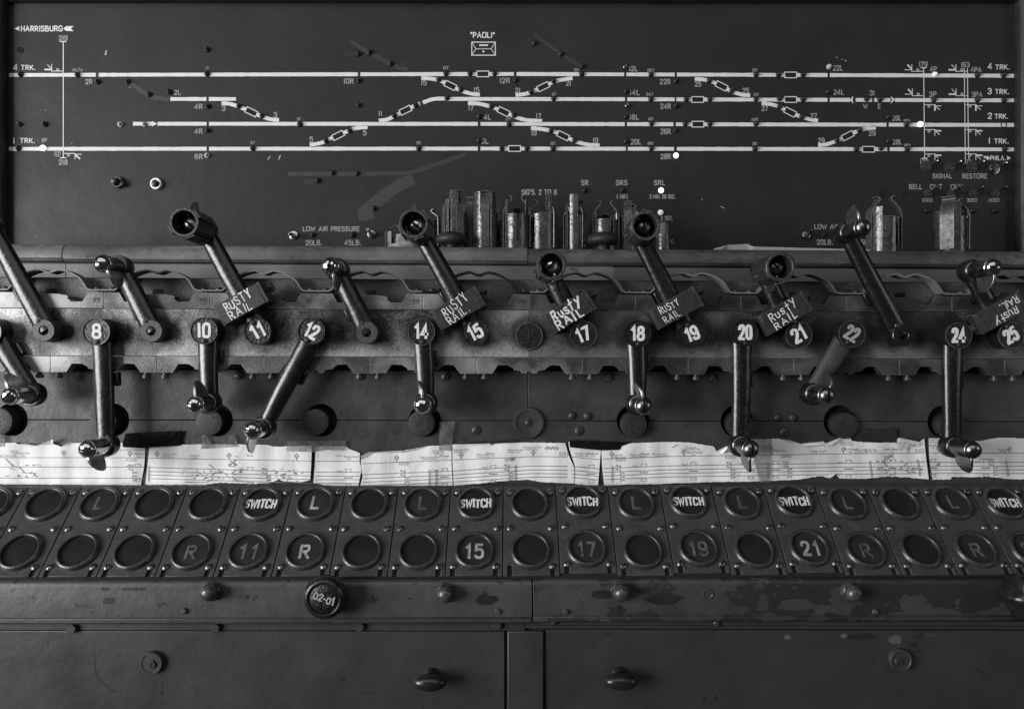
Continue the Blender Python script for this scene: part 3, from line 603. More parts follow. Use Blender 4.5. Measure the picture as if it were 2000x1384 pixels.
# panels under the bed, bitten round for the plugs
plugs = {6: (20, 822), 8: (218, 822), 10: (420.5, 823), 12: (624, 822), 14: (827, 824), 18: (1233, 826), 20: (1436, 826), 22: (1637, 827), 24: (1840, 828)}
ZP = .8862
def bites(x0, x1, yb, up_):
    pts = []
    for k, (x, y) in sorted(plugs.items(), key=lambda q: q[1][0]):
        cx = x + 3; r = 31
        if x0 < cx < x1:
            rng = range(0, 13)
            for j in rng:
                t = math.pi * (1 - j / 12); pts.append((cx + r * math.cos(t), yb + (-r if up_ else r) * math.sin(t) * (1 if up_ else 1.0)))
    return pts
def rim_(y): return y
for x0, x1 in ((-80, 1030.4), (1031.4, 2100)):
    p = [(x0, 724), (x1, 724), (x1, 820.6)] + [(x, y) for x, y in reversed(bites(x0, x1, 820.6, True))] + [(x0, 820.6)]
    mp('upper_panel', poly(p, ZP, .010), 'panel', bevel=.0005, smooth=30)
p = [(-80, 821.8)] + [(x, min(y, 852)) for x, y in bites(-80, 2100, 821.8, False)] + [(2100, 821.8), (2100, 951), (-80, 951)]
mp('lower_panel', poly(p, ZP + .0004, .010), 'panel', bevel=.0005, smooth=30)
mp('panel_backing', poly([(-80, 700), (2100, 700), (2100, 951), (-80, 951)], ZP + .0125, .004), 'gap')
for k, (x, y) in plugs.items():
    mp('plug', MB().lathe([(.0162, 0), (.0162, .0185), (.0158, .0193), (.0150, .0196), (.004, .0192), (0, .0192)], T(x, y, ZP + .0115), FR, 40), 'disc')
o = mp('washer', MB().lathe([(.0192, 0), (.0192, .003), (.0184, .0042), (.0150, .0042), (.0142, .0030), (.0075, .0026), (0, .0026)], T(1032, 825, ZP), FR, 44), 'panel')
MB().dome(T(1032, 825, ZP - .0026), FR, (.5, 0, 1), .0046, .0026, .001, .0014).build('washer_screw', 'dscrew', o)
big = MB().dome((0, 0, 0), FR, (.7, 0, 1), .0058, .0024, .0012, .0013).mesh('screw', 'dscrew')
for x, y, a in ((467, 734, 1.4), (705, 735, .3), (871, 735, 0), (1190, 736, .9), (930, 840, 0), (1131, 841, -.5), (1532.5, 843, .4), (1395, 738, .2), (1600, 739, .8)): inst('screw', big, T(x, y, ZP), mach, (0, a, 0))
rv = MB().lathe([(.0052, 0), (.0049, .0016), (.0038, .003), (.0018, .0039), (0, .0041)], (0, 0, 0), FR, 18).mesh('rivet', 'panel')
for x, y in ((1117, 811), (1147, 812), (1518, 814), (1548, 814)): inst('rivet', rv, T(x, y, ZP), mach)
# blank hub plug between levers 15 and 17
o = mp('blank_hub', MB().lathe([(.0163, 0), (.0163, .0026), (.0158, .0034), (.0150, .0034), (.0146, .0022), (0, .0018)], T(1034, 656, ZBED), FR, 44), 'rim')
MB().lathe([(.0146, .0024), (.010, .0027), (0, .0027)], T(1034, 656, ZBED), FR, 32).build('hub_face', 'cap', o)

# ------------------------------------------------------------ the sloping indicator desk with its rail and drawers
desk = thing('indicator_desk', V((0, .80, CZ - .46)), 'dark steel desk with two sloping rows of round indicator windows above a rail and drawers', 'control desk')
def dp(name, mb, m, par=desk, **k): return mb.build(name, m, par, **k)
S0, PW = -.0033, .0635
def dprism(pts, n0, n1): return MB().prism([D(s, v, n0) for s, v in pts], D(0, 0, n1) - D(0, 0, n0))
dp('desk_top', dprism([(-.68, -.002), (.7, -.002), (.7, SL + .001), (-.68, SL + .001)], 0, -.006), 'gap')
sh = MB().prism([T(-80, 950.5, ZP - .001), T(2100, 950.5, ZP - .001), D(.69, -.003, .001), D(-.67, -.003, .001)], (0, 0, -.004)); dp('desk_shelf', sh, 'panel')
NX = (D(0, 0, 1) - D(0, 0, 0)).normalized(); VX = (D(0, 1, 0) - D(0, 0, 0)).normalized(); SX = (D(1, 0, 0) - D(0, 0, 0)).normalized()
rot0 = Matrix((SX, -VX, NX)).transposed().to_euler()
scm = [MB().dome((0, 0, 0), (0, 0, 1), (math.cos(a), math.sin(a), 0), .0041, .0025, .0013, .0014, 10, 4).mesh('screw', 'screw') for a in (.2, .75, 1.3, 1.9, 2.5, 3.0)]
bzm = MB().lathe([(.0236, 0), (.0238, .0008), (.0232, .0022), (.0216, .0042), (.0203, .0048), (.0192, .0045), (.0188, .0036), (.0187, .0004), (.0187, -.001)], (0, 0, 0), (0, 0, 1), 56).mesh('bezel', 'bezel', 60)
lnm = {k: MB().lathe([(.0188, .0006), (.012, .0009), (0, .001)], (0, 0, 0), (0, 0, 1), 48).mesh('lens', k, 60) for k in ('lens', 'lens2')}
TXT = {8: ('L', ''), 10: ('', 'r'), 11: ('SWITCH', 'ii'), 12: ('L', 'r'), 14: ('L', ''), 15: ('SWITCH', 'i5'), 17: ('SWITCH', 'i7'), 18: ('L', ''), 19: ('SWITCH', 'i9'), 20: ('L', ''), 21: ('SWITCH', '2i'), 22: ('L', 'r'), 24: ('L', 'r'), 25: ('SWITCH', '25')}
vU, vL = vy(986), vy(1077.5)
for i in range(5, 27):
    j = i - 16; s0 = S0 + PW * j + .0006; s1 = S0 + PW * (j + 1) - .0006; sc_ = (s0 + s1) / 2 - .0004; L0 = -.0005; L1 = SL - .0004
    dv = -.0026 if i in (17, 19, 21) else random.uniform(-.0004, .0004)
    nl = []                                          # open notches under the bottom screws
    us = (s0 + PW * .115, s0 + PW * .865)
    pts = [(s0, L0 + dv), (s1, L0 + dv), (s1, L1 + dv)]
    for u in (us[1], us[0]):
        w2 = .0027; pts += [(u + w2, L1 + dv)] + [(u + w2 * math.cos(t), L1 + dv - .0105 - w2 * math.sin(t)) for t in (0, .6, 1.2, 1.8, 2.5, 3.14)] + [(u - w2, L1 + dv)]
    pts += [(s0, L1 + dv)]
    up_t, lo_t = TXT.get(i, ('', ''))
    read = ' and '.join(q for q in ((up_t and 'reading ' + up_t), (lo_t and 'reading ' + lo_t.replace('i', '1').replace('r', 'R'))) if q)
    pl = dp('indicator_plate', dprism(pts, .0022, 0), 'plate', bevel=.0005)
    if read: pl['label'] = 'indicator plate ' + read
    for v, t in ((vU, up_t), (vL, lo_t)):
        bz = inst('bezel', bzm, D(sc_, v + dv, .0022), pl, rot0)
        lk = 'lens2' if t and t != 'SWITCH' else 'lens'
        ln = inst('lens', lnm[lk], D(sc_, v + dv, .0030), pl, rot0)
        if t == 'SWITCH':
            letters(MB(), 'SWITCH', D(sc_ - .0004, v + dv + .0002, .0044), SX, -VX, .0106, .0362, .205, .34, jit=.07).build('painted_lettering', 'white', pl, smooth=0)
        elif t:
            hgt = .0155; wd = {'L': None, 'r': None}.get(t, .0205)
            letters(MB(), t, D(sc_ + .0004, v + dv + .0012 - (.002 if t == 'L' else 0), .0044), SX, -VX, hgt if len(t) == 1 else .0160, wd, .20, .46, jit=.015).build('lens_legend', 'legend' if i in (12, 15, 21) else 'legend2', pl, smooth=0)
    for v, us_ in ((vy(962.5), (s0 + PW * .125, s0 + PW * .885)), (vy(1033), (s0 + PW * .115, s0 + PW * .875)), (L1 - .0112, us)):
        for u in us_:
            if i == 16 and v > .1 and u < sc_: continue
            if v < .02: pl_ = MB().lathe([(.0047, .0024), (0, .0024)], D(u, v + dv + .0026, 0), NX, 18); pl_.build('screw_hole', 'hole', pl, smooth=0)
            inst('screw', random.choice(scm), D(u + random.uniform(-.0005, .0005), v + dv + random.uniform(-.0005, .0005) * 0, .0023), pl, rot0)
# dark half discs set in three of the windows
for i, sg in ((14, 1), (18, -1), (20, -1), (22, 1)):
    j = i - 16; sc_ = S0 + PW * (j + .5); r = .0182; q = [(sc_ + sg * .004, vU - math.sqrt(r * r - .004 ** 2))]
    a0 = math.asin(.004 / r)
    q = [(sc_ + sg * r * math.sin(a0 + (math.pi - 2 * a0) * k / 20), vU - r * math.cos(a0 + (math.pi - 2 * a0) * k / 20)) for k in range(21)]
    MB().sheet([D(s, v, .0042) for s, v in q]).build('dark_half', 'lamp', desk, smooth=0)
# front rail in two lengths
RD = .784
rp = [(.83, hy(1126.5, .7916)), (.7935, hy(1127, .7925)), (.7895, hy(1128.3, .7895)), (.7865, hy(1131.5, .7865)), (.7848, hy(1136, .785)), (RD, hy(1143, RD)), (RD, hy(1202.6, RD)), (.7852, hy(1203, .7852)), (.7852, hy(1205.4, .7852)), (RD, hy(1205.8, RD)), (RD, hy(1212, RD)), (.7865, hy(1214.5, .7865)), (.83, hy(1214.5, .7865))]
for a, b, m in ((-90, 1039, 'rail'), (1041, 2090, 'railb')):
    dp('front_rail', xprism(rp, xw(a, .79), xw(b, .79)), m, bevel=.0006, smooth=50)
dp('rail_backing', xprism([(.828, hy(1130, .8)), (.80, hy(1135, .8)), (.80, hy(1500, .8)), (.828, hy(1500, .8))], -.63, .63), 'gap')
nutm = MB().lathe([(.0112, 0), (.0112, .0045), (.0102, .0055)], (0, 0, 0), FR, 6).lathe([(.0088, .0045), (.0090, .0075), (.0085, .0115), (.0068, .0148), (.004, .0166), (0, .0172)], (0, 0, 0), FR, 28).mesh('acorn_nut', 'nut', 50)
for x, y in ((415, 1152), (871, 1155), (1211, 1152.5), (1660, 1153)): inst('acorn_nut', nutm, P(x, y, RD), desk, (0, random.uniform(-.4, .4), 0))
rvm = MB().lathe([(.0036, 0), (.0034, .0014), (.0024, .0026), (0, .003)], (0, 0, 0), FR, 14).mesh('rivet', 'rail')
for x, y in ((361, 1192), (972, 1193), (1105, 1193.5), (1709, 1194)): inst('rivet', rvm, P(x, y, RD), desk)
o = dp('rail_boss', MB().lathe([(.0062, 0), (.0058, .0006), (.0046, .0007), (.004, .0002), (0, .0004)], P(1383, 1160, RD), FR, 24), 'railb')
# round bakelite push knob with a numbered glass
c = P(642, 1156, RD)
o = dp('push_knob', MB().lathe([(.013, 0), (.013, .006), (.0215, .009), (.0232, .0125), (.0230, .0165), (.0215, .0205), (.0190, .0230), (.0172, .0236), (.0164, .0230), (.0160, .0215)], c, FR, 60), 'bakelite', smooth=60)
c2 = P(632, 1170, RD - .0218)
MB().lathe([(.0163, -.001), (.0150, 0), (.008, .0007), (0, .0009)], c2, FR, 40).build('knob_glass', 'cap', o)
letters(MB(), '02-0i', P(632.5, 1169, RD - .0236), V((1, 0, -.33)), V((.33, 0, 1)), .0068, .0235, .23, .3, jit=.12).build('knob_number', 'dim', o, smooth=0)
mb = MB(); c = P(2015, 1166, .758); n = 40          # fluted hand knob cut by the edge of the picture
prof = [(.004, -.026), (.018, -.024), (.0225, -.012), (.0235, 0), (.021, .010), (.012, .016), (.006, .017)]
for r, h in prof:
    for k in range(n):
        t = 2 * math.pi * k / n; q = r * (1 + .13 * math.cos(6 * t)) ; mb.v.append(c + V((q * math.cos(t), -h, q * math.sin(t))))
for a in range(len(prof) - 1):
    for k in range(n): mb.f.append((a * n + k, a * n + (k + 1) % n, a * n + n + (k + 1) % n, a * n + n + k))
mb.f.append(list(range((len(prof) - 1) * n, len(prof) * n))); mb.f.append(list(range(n)))
o = dp('hand_knob', mb, 'bakelite', smooth=60)
# strip under the rail, drawers
ZD = .796
def dbox(x0, y0, x1, y1, z, th, m, name, bev=.0008): return dp(name, poly([(x0, y0), (x1, y0), (x1, y1), (x0, y1)], z, th), m, bevel=bev)
dbox(-90, 1213, 1026, 1231.6, ZD, .02, 'drawer', 'under_strip'); dbox(1027, 1211, 2090, 1220.5, ZD - .004, .02, 'drawer', 'under_strip')
dbox(1027, 1221, 2090, 1226, ZD - .001, .02, 'drawer', 'under_strip', .0004)
hx = MB().lathe([(.0056, 0), (.0056, .0036), (.005, .0044), (0, .0044)], (0, 0, 0), FR, 6).mesh('hex_bolt', 'drawer', 30)
for x, y in ((143, 1225), (422, 1223), (703, 1222), (970, 1219)): inst('hex_bolt', hx, P(x, y, ZD), desk, (0, random.random(), 0))
for x, y in ((1083, 1213.5), (1400, 1216)): inst('screw', sd_, P(x, y, ZD - .004), desk)
dbox(990.5, 1232, 1062, 1460, ZD - .0005, .025, 'drawer', 'post', .0018)
dl = dbox(-90, 1232.6, 985.5, 1460, ZD + .0003, .025, 'drawer', 'drawer_front'); dr = dbox(1067, 1230.5, 2090, 1460, ZD + .003, .025, 'drawer', 'drawer_front')
def pull(x, y, par, z):
    base = P(x, y, z)
    kn = MB().lathe([(.0086, 0), (.0083, .002), (.0068, .005), (.0066, .009), (.0074, .012)], base, FR, 24).build('pull_stem', 'bakelite', par)
    mb = MB(); cc = base + V((0, -.0160, -.001)); m_, n_ = 18, 28
    for a in range(m_ + 1):
        ph = -math.pi / 2 + math.pi * a / m_
        for b in range(n_):
            t = 2 * math.pi * b / n_; cx = abs(math.cos(ph)) ** .8
            mb.v.append(cc + V((.0180 * cx * math.cos(t), -.0088 * math.sin(ph), .0092 * cx * math.sin(t) * (1.0 if math.sin(t) < 0 else .92))))
    for a in range(m_):
        for b in range(n_): mb.f.append((a * n_ + b, a * n_ + (b + 1) % n_, a * n_ + n_ + (b + 1) % n_, a * n_ + n_ + b))
    mb.build('pull_knob', 'bakelite', par, smooth=80)
pull(843, 1317, dl, ZD + .0003); pull(1209, 1315, dr, ZD + .003)
def lock(x, y, par, z):
    o = MB().lathe([(.0126, 0), (.0126, .004), (.0118, .0054), (.0104, .0054), (.0098, .0046), (0, .0046)], P(x, y, z), FR, 36).build('lock', 'drawer', par)
    q = P(x - 2, y + 5, z - .0046)
    MB().lathe([(.0044, 0), (.0044, .0012), (.0038, .002), (0, .002)], q, FR, 20).build('lock_barrel', 'dscrew', par)
    MB().lathe([(.0016, .0023), (0, .0023)], q + V((0, 0, .0008)), FR, 12).box(q + V((0, -.0023, -.0012)), .0013, .0002, .0034).build('keyhole', 'hole', par, smooth=0)
lock(299, 1291, dl, ZD + .0003); lock(1756, 1286, dr, ZD + .003)

# scratches and flaked paint on the drawers and rail
def flake(cx, cy, w_, h_, z, m, par, sd):
    r = random.Random(sd); n = 22; ph = [r.uniform(.55, 1.25) for _ in range(n)]
    ph = [(ph[k] * 2 + ph[k - 1] + ph[(k + 1) % n]) / 4 for k in range(n)]
    MB().sheet([P(cx + w_ * ph[k] * math.cos(2 * math.pi * k / n), cy + h_ * ph[k] * math.sin(2 * math.pi * k / n), z) for k in range(n)]).build('paint_flake', m, par, smooth=0)
for k, (x, y, a, b, m) in enumerate(((1682, 1243, 30, 7, 'gap'), (1648, 1241, 8, 5, 'beam2'), (1538, 1244, 8, 5, 'beam2'), (1749, 1249, 14, 10, 'beam2'), (1812, 1240, 34, 4.5, 'railb'), (1783, 1258, 9, 5, 'gap'), (1796, 1271, 5, 3, 'gap'), (1397, 1362, 3, 5, 'gap'), (1375, 1366, 3, 6, 'gap'), (1185, 1237, 5, 3, 'gap'))): flake(x, y, a, b, ZD + .0027, m, dr, k)
for k, (x, y, a, b, m) in enumerate(((670, 1325, 4, 6, 'gap'), (313, 1338, 5, 9, 'railb'), (298, 1350, 2, 2, 'gap'), (92, 1257, 2, 5, 'railb'), (315, 1352, 3, 3, 'gap'))): flake(x, y, a, b, ZD, m, dl, 30 + k)
for k, (x, y, a, b, m) in enumerate(((212, 1172, 14, 7, 'gap'), (205, 1150, 9, 4, 'gap'), (482, 1165, 4, 5, 'gap'), (260, 1150, 26, 3, 'gap'), (800, 1168, 3, 2, 'gap'), (1108, 1175, 34, 16, 'beam2'), (1065, 1160, 20, 14, 'beam2'), (1230, 1170, 30, 18, 'beam2'), (1180, 1160, 26, 10, 'gap'), (1300, 1168, 40, 12, 'gap'), (950, 1170, 26, 12, 'gap'), (962, 1188, 18, 8, 'beam2'), (1560, 1180, 44, 12, 'beam2'))):
    flake(x, y, a, b, RD - .0003, {'beam2': 'rail', 'gap': 'under'}.get(m, m), desk, 60 + k)
mb = MB()
for pts in ([(182, 1274), (184, 1290), (186, 1316)], [(186, 1316), (196, 1330), (222, 1350)], [(1282, 1262), (1275, 1300)], [(700, 1350), (730, 1352)], [(60, 1300), (120, 1290)], [(520, 1270), (560, 1262)], [(820, 1374), (826, 1384)], [(1500, 1330), (1560, 1322)], [(1900, 1300), (1925, 1318)]):
    mb.ribbon([P(x, y, ZD + (-.0002 if x < 1000 else .0026)) for x, y in pts], .0005, FR)
o = mb.build('scratch', 'railb', desk, smooth=0); o['kind'] = 'stuff'

# ------------------------------------------------------------ crank levers
ZC, ZAF, ZAM = .8434, .8478, .8545                   # number cap face, arm face, arm middle
GRP = 'crank levers along the machine bed'
LEV = {  # number: cap row, end of arm (dx, dy from hub in pixels), capped, knob, fin direction, knob finish, arm finish, slot angle, digits, digit tilt, label
 6: (648, (74, 121), 1, 'chrome', (-.25, 1), 'arm2', -45, '', 0, 'short black crank lever hanging down, cut off by the left edge of the picture'),
 7: (645, (-112, -203), 0, 'chrome', (-.3, 1), 'arm2', 0, '', 0, 'long raised lever with a bare drilled hub, its top cut off by the left edge'),
 8: (648, (9, 220), 1, 'chrome', (.12, -1), 'arm2', 10, '8', 0, 'long lever lettered 8 hanging straight down, its knob over the leftmost diagram strip'),
 9: (646, (-66, -124), 0, 'chrome', (.55, -.8), 'arm2', 0, '', 0, 'short raised lever with bare drilled hub and bright knob, between levers 8 and 10'),
 10: (646, (2, 139), 1, 'chrome', (.05, 1), 'arm', 20, '10', 0, 'short lever lettered 10 hanging straight down between two raised levers, its latch pointing up'),
 11: (647, (-109, -198), 1, 'chromed', (-.25, .97), 'arm2', 38, 'ii', 28, 'long raised lever lettered 11, its handle inside a dark sleeve against the board at left'),
 12: (647, (-98, 186), 1, 'chrome', (-.45, -.9), 'arm', 12, 'i2', -27, 'lever lettered 12, the long one slanting down to the left'),
 13: (649, (-59, -122), 0, 'chrome', (.35, -.94), 'arm2', -72, '', 0, 'short raised lever with a bare hub and domed knob, left of the hanging lever 14'),
 14: (648, (7, 138), 1, 'chrome', (.02, 1), 'arm2', -15, 'i4', 0, 'short hanging lever lettered 14 with its knob pointing almost straight at the viewer'),
 15: (649, (-110, -198), 1, 'chrome', (-.35, .93), 'arm', 40, 'i5', 28, 'long raised lever lettered 15, its sleeve just left of the left mushroom knob'),
 17: (653, (-66, -126), 1, 'chrome', (.4, -.92), 'arm2', -45, 'i7', 22, 'short raised lever lettered 17 beside the blank hub plug, with a sleeve on its handle'),
 18: (652, (2, 136), 1, 'chromed', (-.05, 1), 'arm', 85, 'i8', 0, 'short glossy hanging lever lettered 18 with a strong highlight down its right side'),
 19: (652, (-104, -197), 1, 'chromed', (-.45, .9), 'arm', 85, 'i9', 22, 'long raised lever lettered 19, its sleeve just right of the right mushroom knob'),
 20: (650, (-5, 218), 1, 'dull', (-.12, -1), 'arm2', 88, '20', 0, 'long hanging lever lettered 20 in front of the longest diagram strip with its curled edge'),
 21: (654, (-63, -124), 1, 'dull', (.2, -1), 'arm', 45, '2i', 28, 'short raised lever lettered 21, its dark sleeve seen well from the side at right'),
 22: (652, (-69, 116), 1, 'dull', (.45, .9), 'armg', 85, '22', -28, 'greyish worn lever lettered 22, the short one slanting down to the left'),
 23: (654, (-105, -199), 0, 'dull', (-.35, .93), 'arm', 66, '', 0, 'long raised black lever with bare hub, its steel thumb latch standing up against the board'),
 24: (655, (-2, 215), 1, 'dull', (-.12, -1), 'arm2', -15, '24', 0, 'long hanging lever lettered 24 with the handle seen from the side over the rightmost strip'),
 25: (655, (-66, -126), 1, 'chrome', (.2, -1), 'arm2', -28, '25', 28, 'short raised lever lettered 25 at the right edge, its steel handle bare')}
CAPM = [(0, .0000), (.0146, 0), (.0149, .0009), (.0156, .0009), (.0158, 0), (.0158, -.019)]
ends = {}
def arm_mesh(a, b, w0, w1, th):
    d = (b - a); L = d.length; d.normalize(); u = d.cross(V((0, -1, 0))).normalized(); y = V((0, -1, 0)); mb = MB(); n, m_ = 30, 22
    ph = random.random() * 6
    for i in range(m_ + 1):
        t = i / m_; c = a + d * L * t + u * .0004 * math.sin(t * 5 + ph) + y * .0007 * math.sin(t * 3.1)
        w_ = (w0 + (w1 - w0) * t) / 2 * (1 + .012 * math.sin(t * 9 + ph))
        for j in range(n):
            q = 2 * math.pi * j / n; cs, sn = math.cos(q), math.sin(q); e = .92
            mb.v.append(c + u * w_ * math.copysign(abs(cs) ** e, cs) + y * th / 2 * math.copysign(abs(sn) ** .8, sn) * (1.0 + .18 * (sn > 0) * (1 - abs(cs) ** 1.5)))
    for i in range(m_):
        for j in range(n): mb.f.append((i * n + j, i * n + (j + 1) % n, i * n + n + (j + 1) % n, i * n + n + j))
    mb.f += [list(range(n)), list(range(m_ * n, m_ * n + n))]
    return mb, d, u
for i, (cy, (dx, dy), capped, kf, fin, am, sl, dig, tilt, lab) in LEV.items():
    cap = P(LX[i], cy, ZC); hub = V((cap.x, ZAM + .0147 * cap.x, cap.z)); sc_ = hub.y / F
    end = hub + V((dx * sc_, 0, -dy * sc_)); ends[i] = (hub, end)
    lv = thing('crank_lever', V((hub.x, hub.y + .008, hub.z)), lab, 'lever', GRP)
    kn_m, sl_m = {'chrome': ('chrome', 'chrome' if i in (6, 8, 12) else 'chromed'), 'chromed': ('chromed', 'chromed'), 'dull': ('chromed', 'chromed')}[kf]  # most sleeves get a darker steel in place of dark reflections
    mb, d, u = arm_mesh(hub, end, .0246 if am != 'armg' else .027, .0205, .0125)
    arm = mb.build('arm', am, lv, smooth=70)
    yf = V((0, hub.y, 0))
    if capped:
        MB().lathe([(0, -.0186), (.0150, -.0186), (.0154, -.012), (.0154, 0)], V((hub.x, cap.y, hub.z)), FR, 44).build('hub', 'arm', lv, smooth=50)
        cp = MB().lathe(CAPM, cap, FR, 52).build('number_cap', 'cap', lv, smooth=30)
        MB().lathe([(.0150, .00092), (.0157, .00098), (.01585, .0002)], cap, FR, 52).build('cap_rim', 'rim' if i in (9, 14, 17, 21, 22, 24, 25) else 'arm', cp)
        sp = cap + d * .0117
        MB().lathe([(.0031, 0), (.0031, .0011), (.0026, .0013), (0, .0013)], sp, FR, 14).build('screw_boss', 'cap', cp)
        MB().dome(sp + V((0, -.0012, 0)), FR, (math.cos(i * 2.), 0, math.sin(i * 2.)), .0021, .0009, .0007, .0007, 8, 3).build('set_screw', 'screw' if i in (22, 25) else 'dscrew', cp)
        if dig:
            X = V((math.cos(R(tilt)), 0, math.sin(R(tilt)))); Y = V((-X.z, 0, X.x))
            wd = {1: None, 2: .0158}[len(dig)]
            letters(MB(), dig, cap + V((0, -.0006, 0)) + Y * .0006, X, Y, .0150, wd, .225, .36, jit=.035, thick=.0008).build('number', 'dim' if i == 22 else 'white', cp, smooth=0)
    else:
        c = V((hub.x, ZAF - .0004 + .0147 * hub.x, hub.z))
        MB().lathe([(.0051, -.0055), (0, -.0055)], c, FR, 24).build('hub_hole', 'hole', lv, smooth=0)
        MB().lathe([(0, -.006), (.0052, -.006), (.0052, .0006), (.0060, .0012), (.0124, .0012), (.0131, .0004), (.0134, -.016)], c, FR, 44).build('hub', 'armg' if i != 23 else 'arm', lv, smooth=30)
        sp = c + d * .0128
        MB().lathe([(.0042, -.004), (.0042, .0004), (.0036, .001), (0, .001)], sp, FR, 18).build('screw_boss', am, lv)
        MB().dome(sp + V((0, -.0009, 0)), FR, (1, 0, .3), .0026, .0012, .0008, .0008, 8, 3).build('set_screw', 'dscrew', lv)
        if i in (13, 9): MB().dome(c + V((0, .005, 0)), FR, (.2, 0, 1), .0042, .002, .0009, .001, 8, 3).build('shaft_end', 'dscrew', lv)
    MB().box(hub + d * (.030 if abs(dy) < 150 else .056) + u * -.0095 + V((0, .006, 0)), .016, .009, .012, d, (0, 1, 0), u).build('pawl', 'arm', lv, bevel=.0012)
    # boss, collar, sleeve, slotted knob, thumb latch
    MB().lathe([(0, -.0065), (.0132, -.0065), (.0138, -.004), (.0138, .0052), (.0130, .0068), (0, .0068)], end, FR, 40).build('end_boss', 'arm', lv, smooth=50)
    f0 = end + V((0, -.0068, 0))
    MB().lathe([(.0110, -.001), (.0111, .0008), (.0107, .0014), (.0100, .0015)], f0, FR, 40).build('collar', 'chromed', lv, smooth=50)
    MB().lathe([(.0101, 0), (.0099, .012), (.0097, .0285), (.0094, .0292)], f0, FR, 40).build('sleeve', sl_m, lv, smooth=50)
    k0 = f0 + V((0, -.0292, 0))
    sd2 = V((math.cos(R(sl)), 0, -math.sin(R(sl))))
    kb = MB().lathe([(.0092, -.001), (.0099, .0000), (.0103, .0010), (.0103, .0024), (.0099, .0032), (.0094, .0035)], k0, FR, 40)
    kb = kb.build('knob_ring', kn_m, lv, smooth=50)
    MB().dome(k0 + V((0, -.0036, 0)), FR, sd2, .0093, .0066, .0023, .0030, 22, 9).build('knob', kn_m, lv, smooth=50)
    f = V((fin[0], 0, fin[1])).normalized(); tn = f.cross(V((0, -1, 0)))
    ol = [(-.0034, .0084), (-.0042, .0098), (-.0042, .0125), (-.0030, .0172), (.0000, .0220), (.0045, .0256), (.0095, .0274), (.0145, .0272), (.0195, .0248), (.0235, .0204), (.0258, .0150), (.0265, .0088)]
    bend = lambda r: tn * (.0058 * ((r - .0086) / .0176) ** 2 * (1 if i % 2 else -1))
    mb = MB(); th = .0031; nn = len(ol); ctr = (.0085, .0086)
    cols = []
    for j in range(5):
        t = j / 4; cols.append([(x * 1.0 * t + ctr[0] * (1 - t), .0086 + (r - .0086) * t) for x, r in ol])
    for sg in (1, -1):
        k = len(mb.v)
        for cl in cols:
            for x, r in cl: mb.v.append(k0 + V((0, x, 0)) + f * r + bend(r) + tn * th / 2 * sg)
        for a in range(4):
            for b in range(nn - 1): mb.f.append((k + a * nn + b, k + a * nn + b + 1, k + a * nn + nn + b + 1, k + a * nn + nn + b))
    o1 = 4 * nn; o2 = 9 * nn
    for b in range(nn - 1): mb.f.append((o1 + b, o1 + b + 1, o2 + b + 1, o2 + b))
    lt = mb.build('thumb_latch', 'latchd' if i in (20, 21, 22, 24) else 'latch', lv, smooth=45, bevel=.0005)

